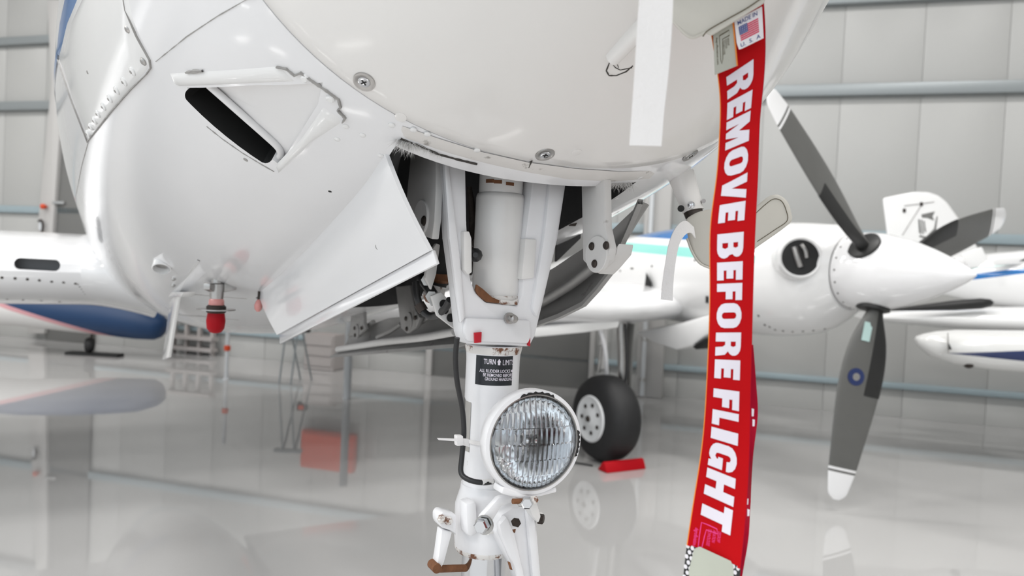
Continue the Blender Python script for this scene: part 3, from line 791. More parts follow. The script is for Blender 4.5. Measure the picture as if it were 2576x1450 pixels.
rd['label'] = 'grey inner side of the open door right of the strut'
# edge flange (bright rim) and stiffener of the far door
VV = []; FF = []
for (ex, ey), l_ in zip(e_px, lv):
    b_ = AL(ex, ey, l_); VV += [b_ + Vector((-.006, 0, .006)), b_ + Vector((-.006, 0, -.002)), b_ + Vector((.004, 0, -.002)), b_ + Vector((.004, 0, .006))]
for i in range(len(e_px) - 1):
    for k in range(4): FF.append((i * 4 + k, i * 4 + (k + 1) % 4, i * 4 + 4 + (k + 1) % 4, i * 4 + 4 + k))
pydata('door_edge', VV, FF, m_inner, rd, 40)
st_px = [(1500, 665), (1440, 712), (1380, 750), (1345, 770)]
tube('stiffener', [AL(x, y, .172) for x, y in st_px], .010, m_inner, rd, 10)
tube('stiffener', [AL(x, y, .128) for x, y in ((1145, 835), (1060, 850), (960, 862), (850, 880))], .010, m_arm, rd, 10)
for x, y, r in ((1010, 815, .02), (940, 810, .02), (1090, 790, .022)):
    tube('pressed_bead', [AL(x, y, .14), AL(x - 30, y + 20, .136), AL(x - 60, y + 34, .132)], .007, m_inner, rd, 8)
# hinge arms with three bolts
def hinge_arm(px, l_, thick, pad, bolts, parent, m=m_arm, rb=.0065):
    a_ = plate('hinge_arm', px, 0, l_, thick, m, parent, .002)
    if pad: c = AL(pad[0], pad[1], l_); lathe('arm_pad', c, (-1, 0, 0), [(-.003, pad[2]), (.0025, pad[2]), (.0035, pad[2] * .96)], m, a_, 28)
    for x, y in bolts: lathe('bolt', AL(x, y, l_ - .003), (-1, 0, 0), [(0, rb), (.002, rb), (.004, rb * .7)], m_bolt, a_, 14)
    return a_
hinge_arm([(1462, 450), (1520, 450), (1522, 570), (1534, 625), (1528, 655), (1500, 684), (1494, 684), (1466, 655)], .11, .014, (1503, 640, .029), ((1490, 620), (1526, 618), (1497, 664)), AC)
plate('arm_foot', [(1498, 684), (1510, 680), (1545, 632), (1556, 612), (1550, 640), (1520, 676), (1506, 690)], 0, .125, .03, m_arm, rd, .002)
hinge_arm([(1035, 365), (1096, 376), (1096, 480), (1092, 555), (1086, 602), (1070, 596), (1040, 540), (1022, 500)], -.13, .012, (1062, 548, .028), ((1068, 556),), AC, rb=.008)
hinge_arm([(995, 722), (1030, 718), (1044, 780), (1056, 800), (1046, 825), (1024, 840), (1008, 826)], .115, .012, (1030, 808, .022), ((1022, 802), (1045, 800), (1024, 828)), rd, m_inner, .006)
hinge_arm([(884, 780), (912, 772), (914, 812), (918, 828), (896, 850), (878, 842)], .115, .012, (898, 834, .022), ((893, 826), (910, 826), (894, 844)), rd, m_inner, .006)
# ------------------------------------------------------------------ inside the bay: brace, actuator, hoses
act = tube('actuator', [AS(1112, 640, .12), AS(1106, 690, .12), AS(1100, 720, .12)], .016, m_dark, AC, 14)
lathe('rusty_end', AS(1108, 690, .115), Vector((0, 0, -1)), [(0, .017), (.012, .018), (.016, .013)], m_rust, act, 18)
lathe('rusty_fitting', AS(1098, 722, .11), Vector((-.3, 0, -1)), [(0, .016), (.02, .02), (.03, .01)], m_rustedge, act, 14)
plate('brace_plate', [(1080, 640), (1098, 612), (1108, 616), (1098, 690), (1086, 730), (1070, 700)], 1, .06, .01, m_arm, act, .002)
plate('brace_plate', [(1085, 745), (1110, 735), (1135, 760), (1143, 828), (1100, 795)], 1, .03, .008, m_arm, act, .002)
for x, y in ((1118, 780), (1134, 800), (1116, 765)): lathe('lightening_hole', AS(x, y, .028), FW, [(-.001, .007), (.0015, .007)], m_black, act, 16)
tube('hose', [AS(1046, 710, .10), AS(1050, 750, .09), AS(1066, 785, .08), AS(1090, 796, .06), AS(1118, 778, .02), AS(1132, 755, 0)], .0062, m_hose, act, 10)
tube('hose', [AS(1060, 700, .12), AS(1075, 720, .10), AS(1090, 742, .09)], .009, m_hose, act, 10)
lathe('hose_clamp', AS(1054, 765, .088), AS(1062, 778, .084) - AS(1054, 765, .088), [(0, .009), (.014, .009)], m_bolt, act, 12)
for x, y in ((1085, 746), (1092, 756), (1074, 705)): lathe('pipe_nut', AS(x, y, .085), Vector((-.4, -1, 0)), [(0, .010), (.014, .010)], m_steel, act, 6)
for k in range(5):
    x = 1195 - k * 3; tube('bay_pipe', [AS(1180 + 2 * k, 470 + 10 * k, .16 + .02 * k), AS(1186 + 3 * k, 560, .16), AS(1180, 660 + 8 * k, .15)], .005, m_bolt, act, 8)
for x, y in ((1190, 612), (1320, 600), (1436, 560), (1440, 480)): lathe('pipe_nut', AS(x, y, .10), FW, [(0, .008), (.01, .008)], m_bolt, act, 6)
plate('bay_frame', [(1405, 455), (1462, 460), (1462, 600), (1400, 660)], 1, .35, .01, m_dark, act, .002)
# frayed brush seal at the bay corner
brush = bpy.data.meshes.new('brush_seal'); V = []; Fc = []
def bristles(px0, px1, n, ln):
    for k in range(n):
        f = random.random(); x = px0[0] + (px1[0] - px0[0]) * f; y = px0[1] + (px1[1] - px0[1]) * f
        h, nn = on(x, y); h = h - nn * .002
        d = (Vector((random.uniform(-1, 1), random.uniform(-.6, .6), random.uniform(-1.1, -.1)))).normalized() * ln * random.uniform(.4, 1)
        q = Vector((random.uniform(-1, 1), random.uniform(-1, 1), 0)).normalized() * .0006
        i = len(V); V.extend([h - q, h + q, h + d]); Fc.append((i, i + 1, i + 2))
bristles((1000, 350), (1045, 362), 260, .028); bristles((1045, 362), (1110, 390), 200, .014); bristles((1535, 462), (1588, 460), 200, .022)
bs = pydata('brush_seal', V, Fc, m_arm, AC, 0); bs['kind'] = 'stuff'
sealA = tube('brush_strip', [on(1000, 352)[0] + Vector((.01, .02, .01)), AS(985, 400, .0), AS(978, 440, .05)], .013, m_dark, AC, 8)
# ------------------------------------------------------------------ belly fittings
pb = on(411, 668)
lathe('drain_tube', pb[0] + Vector((0, 0, .02)), Vector((-.2, -.75, -1)), [(-.03, .022), (.035, .0225), (.037, .020), (.01, .0195)], m_white, AC, 28, caps=False)
lathe('tube_bore', pb[0] + Vector((0, 0, .02)), Vector((-.2, -.75, -1)), [(.018, .0195), (.020, .0195)], m_grooveL, fus, 20)
ant0 = on(442, 742)[0]
ant = prism('blade_antenna', [AL(424, 738, ant0.x), AL(450, 738, ant0.x), AL(446, 760, ant0.x), AL(424, 900, ant0.x), AL(408, 906, ant0.x), AL(426, 765, ant0.x)], (.008, .003, 0), m_white, AC, .002)
prism('antenna_base', [AL(418, 735, ant0.x - .012), AL(462, 735, ant0.x - .012), AL(455, 748, ant0.x - .012), AL(422, 748, ant0.x - .012)], (.03, .01, 0), m_white, ant, .003)
bc = on(560, 692)[0]
def BZ(y): return AL(545, y, bc.x).z
bx = AL(545, 750, bc.x)
bO = Vector((bx.x, bx.y, 0))
bea = lathe('beacon_base', bO, up3, [(BZ(756), .015), (BZ(730), .0175), (BZ(715), .018), (BZ(712), .013), (BZ(698), .013), (BZ(696), .02), (BZ(684), .023), (BZ(660), .023)], m_steel, AC, 20)
for k, q in enumerate((.2, 2.3, 4.2)):
    e = Vector((math.cos(q), math.sin(q), 0)); prism('base_lug', [bO + e * .012 + up3 * BZ(712), bO + e * .042 + up3 * BZ(712), bO + e * .042 + up3 * BZ(728), bO + e * .012 + up3 * BZ(735)], e.cross(up3) * .016, m_steel, bea, .002)
lathe('red_glass', bO, up3, [(BZ(775), .016), (BZ(768), .0185), (BZ(756), .018), (BZ(750), .014)], m_redlens, bea, 24)
lathe('collar_ring', bO, up3, [(BZ(790), .019), (BZ(786), .023), (BZ(772), .023), (BZ(768), .019)], m_bolt, bea, 24)
lathe('locking_plate', bO, up3, [(BZ(781), .045), (BZ(778), .045)], m_steel, bea, 20)
lathe('red_cap', bO, up3, [(BZ(841), .006), (BZ(838), .014), (BZ(828), .0205), (BZ(808), .0225), (BZ(786), .0195)], m_redcap, bea, 24)
pl2 = on(650, 735)[0]
pn = tube('static_pin', [AL(652, 728, pl2.x), AL(651, 745, pl2.x), AL(650, 756, pl2.x)], .003, m_bolt, AC, 8)
lathe('pink_bead', AL(650, 768, pl2.x), up3, [(-.016, .004), (-.010, .009), (0, .010), (.01, .006), (.014, .002)], m_redlens, pn, 14)
skin_line('belly_joint', [(455, 738), (520, 744), (620, 752)], .004, m_grooveL, fus)
skin_line('belly_joint', [(440, 792), (520, 797), (600, 806)], .006, m_grooveL, fus)
skin_line('belly_joint', [(500, 655), (465, 705), (450, 735)], .007, m_white, fus, off=.0015)
for p in ((438, 700), (437, 716)): skin_disc('belly_stud', p[0], p[1], .006, .008, m_steel, fus, 10)
# ------------------------------------------------------------------ pitot masts
def mast(P0, P1, a0, a1, dirv, m, parent=None, name='pitot_mast', n=20):
    d = (Vector(P1) - Vector(P0)).normalized(); u = Vector(dirv); u = (u - d * u.dot(d)).normalized(); v = d.cross(u); R = []
    for k in range(7):
        f = k / 6; c = Vector(P0).lerp(Vector(P1), f); A = a0[0] + (a1[0] - a0[0]) * f; B = a0[1] + (a1[1] - a0[1]) * f
        R.append([c + u * A * math.copysign(abs(math.cos(q)) ** .7, math.cos(q)) + v * B * math.copysign(abs(math.sin(q)) ** .8, math.sin(q)) for q in [2 * math.pi * i / n for i in range(n)]])
    return loft(name, R, m, AC)
FD = 1.33
mb = atd(1712, 436, FD); me_ = atd(1744, 532, FD - .015)
fm = mast(mb, me_, (.027, .017), (.0205, .014), (1, 0, 0), m_cap)
lathe('screw', atd(1713, 525, FD - .035), CL - atd(1713, 525, FD), [(-.004, .006), (.002, .006)], m_black, fm, 14)
lathe('screw', atd(1739, 516, FD - .035), CL - atd(1739, 516, FD), [(-.004, .0065), (.002, .0065), (.004, .003)], m_chrome, fm, 14)
lathe('screw', atd(1770, 506, FD - .02), CL - atd(1770, 506, FD), [(-.004, .004), (.002, .004)], m_steel, fm, 14)
mast(atd(1741, 526, FD - .014), atd(1748, 545, FD - .017), (.0185, .012), (.0185, .012), (1, 0, 0), m_bolt)
nb = on(1562, 125)[0]
nm = mast(nb + Vector((0, .02, .01)), loc(wat(1745, -80, .79)), (.03, .012), (.018, .010), (0, 1, 0), m_cap)
# ------------------------------------------------------------------ wings
def wing(name, ls, m, side, n=22):
    rings = []
    for l_, le, ch, zc, th in ls:
        r = []
        for i in range(2 * n):
            q = 2 * math.pi * i / (2 * n); x = .5 * (1 - math.cos(q)); up_ = 1 if q < math.pi else -1
            yt = th * (2.969 * math.sqrt(max(x, 0)) - 1.26 * x - 3.516 * x * x + 2.843 * x ** 3 - 1.036 * x ** 4)
            r.append(Vector((l_, le + x * ch, zc + up_ * yt)))
        rings.append(r)
    return loft(name, rings, m, AC)
m_wing = mat('wing_paint', (.80, .80, .81), .14, coat=.7)
rw = wing('wing', [(-.45, 2.70, 2.3, 1.085, .18), (-.78, 2.70, 2.3, 1.085, .18), (-1.6, 2.70, 2.25, 1.08, .175), (-3.2, 2.72, 2.1, 1.08, .16), (-5.0, 2.9, 1.6, 1.10, .11)], m_wing, -1)
rw['label'] = 'right wing with a slotted landing light'
lw = wing('wing', [(.45, 2.62, 2.3, 1.0, .165), (1.0, 2.60, 2.3, .985, .16), (2.1, 2.55, 2.3, .96, .155), (3.2, 2.7, 1.9, 1.02, .13), (3.9, 2.9, 1.3, 1.05, .09), (4.0, 3.0, 1.0, 1.05, .03)], m_wing, 1)
# wing root fillet
fil = []
for k in range(13):
    f = k / 12; l_ = -.34 - .31 * f; g = (1 - f) ** 1.7
    r = []
    for i in range(44):
        q = 2 * math.pi * i / 44; x = .5 * (1 - math.cos(q)); up_ = 1 if q < math.pi else -1
        yt = (.18 + .05 * g) * (2.969 * math.sqrt(max(x, 0)) - 1.26 * x - 3.516 * x * x + 2.843 * x ** 3 - 1.036 * x ** 4)
        r.append(Vector((l_, 2.70 - .16 * g + x * 2.3, 1.085 + up_ * yt)))
    fil.append(r)
loft('wing_root_fillet', fil, m_wing, AC)
sp = stadium(36, 666, 130, 671, 15)
slotw = cutter([AS(x, y, 2.5) for x, y in sp], [AS(x, y, 2.5) + Vector((0, .33, 0)) for x, y in sp], mat('light_bay_grey', (.22, .225, .235), .35, metal=.3))
slotw.parent = AC
boolean_cut(rw, [slotw])
WS = 2.78
def wing_on(bv, px, py):
    h, n, i, d = bv.ray_cast(CL, lray(px, py).normalized(), 14)
    return (h, n if n is None or n.dot(CL - h) > 0 else -n)
def bvh_of(o):
    bm = bmesh.new(); bm.from_mesh(o.data); bm.normal_update(); b_ = BVHTree.FromBMesh(bm); bm.free(); return b_
rwb = bvh_of(rw)
for p in [(5, 699), (38, 701), (69, 703), (99, 706), (130, 709), (160, 711), (190, 714), (58, 755), (104, 757), (150, 760), (18, 753)]:
    h, n = wing_on(rwb, *p)
    if h is not None: lathe('wing_screw', h, n, [(-.002, .006), (.001, .006), (.002, .003)], m_bolt, rw, 10)
for i in range(9):
    h, n = wing_on(rwb, 196 + i * 4.5, 716 + i * 6)
    if h is not None: lathe('wing_rivet', h, n, [(-.002, .0035), (.001, .003)], m_bolt, rw, 8)
# ------------------------------------------------------------------ engine nacelle and propeller
NL, NZ = 3.05, 1.265
m_nac = banded('nacelle_paint', WHITE, [
    (BLUE, [(0, -.055, 1, -1.285), (0, 1, 0, -2.02)]),
    (TEAL, [(0, -.055, 1, -1.175), (0, .055, -1, 1.238), (0, 1, 0, -2.02)]),
    ((.80, .80, .80), [(0, -.03, 1, -1.435), (0, 1, 0, -2.3)]),
])
nst = [(1.60, .205, 1.475, 1.045), (1.63, .225, 1.50, 1.02), (1.72, .27, 1.525, .95), (1.9, .31, 1.54, .88), (2.2, .335, 1.54, .85), (2.7, .35, 1.54, .86), (3.3, .35, 1.50, .88), (4.2, .27, 1.34, .95), (4.8, .15, 1.22, 1.0), (5.15, .03, 1.14, 1.05)]
def nac_ring(s, hw, zt, zb_, n=48):
    zc, hh = (zt + zb_) / 2, (zt - zb_) / 2; r = []
    for i in range(n):
        q = 2 * math.pi * i / n; r.append(Vector((NL + hw * math.copysign(abs(math.cos(q)) ** .9, math.cos(q)), s, zc + hh * math.copysign(abs(math.sin(q)) ** .9, math.sin(q)))))
    return r
fn = [spline([x[0] for x in nst], [x[k] for x in nst]) for k in (1, 2, 3)]
nac = loft('engine_nacelle', [nac_ring(s, max(.02, fn[0](s)), fn[1](s), fn[2](s)) for s in [1.6, 1.61, 1.63, 1.66, 1.7] + list(np.linspace(1.75, 5.1, 50))], m_nac, AC)
nbv = bvh_of(nac)
spin = lathe('spinner', (NL, 1.592, NZ), (0, -1, 0), [(0, .205), (.02, .212), (.10, .212), (.20, .20), (.32, .168), (.44, .122), (.54, .075), (.60, .042), (.635, .018), (.648, .005)], m_silver, AC, 48)
lathe('spinner_gap', (NL, 1.606, NZ), (0, -1, 0), [(-.01, .200), (.016, .200)], m_bolt, spin, 48)
for i in range(20):
    q = 2 * math.pi * i / 20; e = Vector((math.cos(q), 0, math.sin(q)))
    lathe('spinner_screw', Vector((NL, 1.56, NZ)) + e * .2115, e, [(-.001, .006), (.0015, .005)], m_bolt, spin, 8)
HUBS = 1.44; PHI = .832
for k in range(3):
    ph = PHI + k * 2 * math.pi / 3
    e = Vector((-math.sin(ph), 0, math.cos(ph))); ax = Vector((0, -1, 0)); tn = e.cross(ax)
    hub = Vector((NL, HUBS, NZ))
    cuff = lathe('blade_cuff', hub, e, [(.16, .085), (.205, .085), (.212, .07)], m_boot, AC, 24)
    def ring(r, ch, th, tw, n=28):
        c = ax * math.cos(tw) + tn * math.sin(tw); g = e.cross(c); o = []
        for i in range(n):
            q = 2 * math.pi * i / n; o.append(hub + e * r + c * (ch * .5 * math.cos(q) + .012 * (1 - 0)) + g * th * .5 * math.sin(q))
        return o
    cs = [(.12, .07, .07), (.22, .085, .06), (.32, .16, .045), (.45, .225, .036), (.60, .245, .028), (.80, .225, .022), (.98, .19, .017), (1.10, .16, .013), (1.17, .13, .010), (1.205, .09, .008), (1.22, .04, .005)]
    fc, ft = spline([c[0] for c in cs], [c[1] for c in cs]), spline([c[0] for c in cs], [c[2] for c in cs])
    tw = lambda r: -(1.10 + .25 * (r - .2))
    mk = lambda a_, b_, n: [ring(r, fc(r), max(.004, ft(r)), tw(r)) for r in np.linspace(a_, b_, n)]
    bl = loft('propeller_blade', mk(.12, 1.055, 26), m_prop, AC)
    loft('white_band', mk(1.055, 1.068, 3), m_silver, bl); loft('dark_band', mk(1.068, 1.08, 3), m_prop, bl); loft('white_tip', mk(1.08, 1.22, 10), m_silver, bl)
    # rubber boot on the leading edge
    R = []
    for r in np.linspace(.19, .66, 16):
        ch, th = fc(r), max(.004, ft(r)); t_ = tw(r); c = ax * math.cos(t_) + tn * math.sin(t_); g = e.cross(c)
        R.append([hub + e * r + c * ((ch * .5 + .0035) * math.cos(q) + .012) + g * (th * .5 + .0035) * math.sin(q) for q in np.linspace(-1.35, 1.35, 14)])
    loft('rubber_boot', R, m_boot, bl, caps=True)
    if k == 1:
        def blade_face(r, x, side):
            ch, th = fc(r), ft(r); t_ = tw(r); c = ax * math.cos(t_) + tn * math.sin(t_); g = e.cross(c)
            q = math.acos(max(-1, min(1, x))) ; return hub + e * r + c * (ch * .5 * x + .012) + g * side * th * .5 * math.sin(q), g * side
        for side in (1, -1):
            p, nn = blade_face(.33, -.35, side)
            if nn.dot(CL - p) < 0: continue
            c0 = ax * math.cos(tw(.33)) + tn * math.sin(tw(.33))
            prism('white_label', [p + c0 * .022 - e * .05, p - c0 * .022 - e * .05, p - c0 * .022 + e * .05, p + c0 * .022 + e * .05], nn * .003, m_silvergrey, bl)
            p, nn = blade_face(.575, -.30, side)
            lathe('round_badge', p, nn, [(-.004, .046), (.002, .046)], m_navy, bl, 28)
            p2 = p + nn * .002
            lathe('badge_ring', p2, nn, [(0, .02), (.001, .02)], m_steel, bl, 20)
# intake on the nacelle side
ih, in_ = wing_on(nbv, 2008, 650)
idr = Vector((-.62, -.78, .05)).normalized(); ih = ih + idr * .045
intake = lathe('air_intake', ih + idr * .015, idr, [(-.16, .125), (-.05, .122), (-.01, .116), (.0, .108), (-.006, .098), (-.03, .094)], m_nac, AC, 40, caps=False)
lathe('intake_mouth', ih + idr * .012, idr, [(-.004, .099), (-.0035, .03), (-.003, .004)], m_black, intake, 36)
_, iu, iv = basis(idr)
tube('exhaust_pipe', [ih + idr * .012 + iv * .05, ih + idr * .02 + iv * .0 + iu * .02, ih + idr * .014 - iv * .055 + iu * .035], .016, m_steel, intake, 10)
tube('exhaust_pipe', [ih + idr * .012 + iv * .0 - iu * .03, ih + idr * .018 - iv * .04 - iu * .02, ih + idr * .012 - iv * .07 - iu * .0], .012, m_steel, intake, 10)
def nac_plate(name, px, m, off=.004, thick=.004):
    P = []
    for x, y in px:
        h, n = wing_on(nbv, x, y)
        if h is None: return None
        P.append(h + n * off)
    n = (CL - P[0]).normalized(); return prism(name, P, n * thick, m, nac, 0)
nac_plate('exhaust_louvre', [(1632, 686), (1646, 712), (1645, 755), (1622, 757)], m_black, .022, .006)
nac_plate('dark_port', [(1776, 745), (1783, 745), (1783, 762), (1776, 762)], m_black)
for p in [(1560, 682), (1588, 676), (1592, 676), (1640, 670), (1690, 664), (1748, 655), (1908, 795), (1924, 818), (1936, 823), (1950, 830), (1970, 833), (1994, 835), (2020, 834), (2046, 832), (2075, 828), (1600, 800), (1660, 792), (1700, 786)]:
    h, n = wing_on(nbv, *p)
    if h is not None: lathe('nacelle_screw', h, n, [(-.002, .008), (.002, .007)], m_bolt, nac, 8)
# lower scoop and gear doors under the nacelle
scp = prism('cowl_scoop', [AL(1590, 836, 2.72), AL(1700, 815, 2.72), AL(1790, 790, 2.72), AL(1782, 840, 2.72), AL(1740, 872, 2.72), AL(1700, 882, 2.72), AL(1640, 862, 2.72)], (.30, .0, .02), m_white, AC, .02)
prism('scoop_mouth', [AL(1742, 872, 2.715), AL(1775, 852, 2.715), AL(1770, 868, 2.715), AL(1750, 880, 2.715)], (.28, 0, .01), m_black, scp, .003)
# wing leading edge shelf
prism('wing_shelf', [AS(1340, 826, 2.62), AS(1470, 812, 2.62), AS(1560, 808, 2.62), AS(1556, 826, 2.62), AS(1470, 838, 2.62), AS(1345, 850, 2.62)], (0, .25, .01), m_white, AC, .012)
# main gear
WG = loc(wground(1502, 1160)); wc = Vector((WG.x + .02, WG.y, .272))
mw = lathe('main_wheel', wc - Vector((.0, 0, 0)), (1, 0, 0), [(-.085, .15), (-.082, .205), (-.06, .245), (-.02, .268), (.03, .272), (.08, .268), (.12, .245), (.14, .205), (.143, .15)], m_rubber, AC, 56)
lathe('wheel_hub', wc + Vector((-.088, 0, 0)), (-1, 0, 0), [(-.0, .148), (.004, .146), (.010, .138), (.007, .13), (.002, .10), (.004, .06), (.014, .045), (.016, .02)], m_wheelhub, mw, 40)
for i in range(7):
    q = 2 * math.pi * i / 7; c = wc + Vector((-.0885, math.cos(q) * .088, math.sin(q) * .088)); lathe('hub_hole', c, (-1, 0, 0), [(0, .014), (.006, .013)], m_bolt, mw, 12)
lathe('hub_nut', wc + Vector((-.102, 0, 0)), (-1, 0, 0), [(0, .022), (.012, .018)], m_bolt, mw, 6)
leg = tube('main_gear_leg', [wc + Vector((.17, 0, 0)), wc + Vector((.17, .02, .18)), wc + Vector((.16, .03, .40)), wc + Vector((.14, .04, .66))], .032, m_steel, AC, 16)
tube('shock_strut', [wc + Vector((.05, .10, .30)), wc + Vector((.05, .08, .66))], .026, m_gear2, leg, 14, 2)
tube('drag_brace', [wc + Vector((.06, .05, .26)), wc + Vector((-.02, -.02, .45)), wc + Vector((-.10, -.04, .62))], .014, m_gear, leg, 12)
tube('drag_brace', [wc + Vector((.0, .06, .28)), wc + Vector((-.01, .03, .46))], .011, m_steel, leg, 12, 2)
tube('brake_hose', [wc + Vector((.1, -.04, .05)), wc + Vector((.12, -.07, .3)), wc + Vector((.13, -.02, .6))], .010, m_hose, leg, 8)
prism('leg_fairing', [wc + Vector((.21, .0, -.10)), wc + Vector((.21, .14, -.13)), wc + Vector((.205, .07, .2)), wc + Vector((.20, .05, .6)), wc + Vector((.20, -.02, .6))], (.012, 0, 0), m_doorgrey, leg, .003)
# red chock
cp = wground(1534, 1170)
ck = prism('wheel_chock', [cp + LEFT * a_ + AFT * b_ + Vector((0, 0, z)) for a_, b_, z in ((-.14, -.16, 0), (-.14, -.06, 0), (-.14, -.11, .06), (-.14, -.13, .06))], LEFT * .30, mat('red_rubber_chock', (.42, .0, .006), .6, spec=.2), None, .008)
tag(ck, 'red wheel chock on the floor at the main wheel', 'chock')
rp_ = tube('chock_rope', [cp + LEFT * -.13 + Vector((0, 0, .006)), cp + LEFT * -.2 + AFT * .1 + Vector((0, 0, .006)), cp + LEFT * -.28 + AFT * .2 + Vector((0, 0, .006)), cp + LEFT * -.24 + AFT * .32 + Vector((0, 0, .006))], .006, m_hose, None, 8)
tag(rp_, 'black rope lying on the floor under the main wheel', 'rope')
# ------------------------------------------------------------------ pitot covers and the warning streamer
def sub(P, o): return [Vector(p) - o.location for p in P]
def px_prism(name, px, dep, thick, m, parent, bev=0.0, seg=3):
    top = parent
    while top.parent is not None: top = top.parent
    P = [wat(x, y, dep) for x, y in px]; d = ray(sum(x for x, y in px) / len(px), sum(y for x, y in px) / len(px)).normalized()
    return from_bm(name, prism_bm(sub(P, top), d * thick, bev, seg), m, parent, 45)
def ribbon(name, rows, m, parent, thick=.0012, n=6, k=6, wave=0.0):
    """rows = [((lx,ly,depth),(rx,ry,depth))]"""
    Lp = catmull([wat(*a) for a, b in rows], n); Rp = catmull([wat(*b) for a, b in rows], n); V = []; Fc = []
    for i, (a, b) in enumerate(zip(Lp, Rp)):
        for j in range(k + 1):
            f = j / k; p = a.lerp(b, f) + Vector((0, wave * math.sin(math.pi * f) * math.sin(i * .35), 0)); V.append(p - parent.location)
    for i in range(len(Lp) - 1):
        for j in range(k): q = i * (k + 1) + j; Fc.append((q, q + 1, q + k + 2, q + k + 1))
    return solid(name, V, Fc, thick, m, parent)
NC = empty('pitot_cover', wat(1800, 20, .79)); tag(NC, 'beige pitot cover with red REMOVE BEFORE FLIGHT streamer and white strap', 'pitot cover')
sl = px_prism('sleeve', [(1686, -150), (1690, 52), (1712, 76), (1735, 97), (1750, 95), (1764, 85), (1776, 84), (1790, 91), (1922, 9), (1968, -150)], .768, .034, m_canvas, NC, .012)
tube('stitching', sub([wat(1768, 92, .7675), wat(1782, 76, .7665), wat(1830, 48, .7665), wat(1880, 20, .7665), wat(1915, -4, .7665)], NC), .0006, m_ink, sl, 6)
tube('sleeve_fold', sub([wat(1690, 50, .770), wat(1735, 93, .768), wat(1774, 83, .768)], NC), .0016, m_canvas, sl, 6)
ribbon('hook_strap', [((1612, -60, .675), (1694, -60, .675)), ((1603, 60, .68), (1690, 60, .68)), ((1596, 180, .685), (1681, 180, .685)), ((1589, 280, .69), (1670, 280, .69)), ((1583, 366, .695), (1663, 368, .695))], m_strap, NC, .0018)
ROWS = [((1790, 90), (1921, 8)), ((1806, 192), (1925, 110)), ((1812, 270), (1920, 212)), ((1810, 340), (1912, 290)), ((1802, 450), (1907, 420)), ((1788, 560), (1901, 545)), ((1786, 700), (1895, 695)), ((1783, 850), (1891, 850)), ((1778, 960), (1888, 972)), ((1766, 1120), (1884, 1160)), ((1745, 1260), (1874, 1320)), ((1728, 1372), (1862, 1432))]
mids = [(a[1] + b[1]) / 2 for a, b in ROWS]
SD = .79
spl_ = [spline(mids, [r[i][j] for r in ROWS]) for i in (0, 1) for j in (0, 1)]
def rib_dep(my, v): return SD + .006 * math.sin(my / 150.0) + .004 * math.sin(math.pi * v) * math.sin(my / 210.0 + 1)
def rib(my, v, off=0.0):
    lx, ly, rx, ry = [f(my) for f in spl_]
    return wat(lx + (rx - lx) * v, ly + (ry - ly) * v, rib_dep(my, v) - off) - NC.location
V = []; Fc = []; NU, NV = 110, 8
for i in range(NU + 1):
    my = mids[0] + (mids[-1] - mids[0]) * i / NU
    for j in range(NV + 1): V.append(rib(my, j / NV))
for i in range(NU):
    for j in range(NV): q = i * (NV + 1) + j; Fc.append((q, q + 1, q + NV + 2, q + NV + 1))
rib_o = solid('streamer', V, Fc, .0008, m_red, NC)
for v in (0.004, .996): tube('edge_thread', [rib(m_, v, .0002) for m_ in np.linspace(mids[0], mids[-1], 60)], .0007, m_gold if v < .5 else m_redback, rib_o, 6, 1)
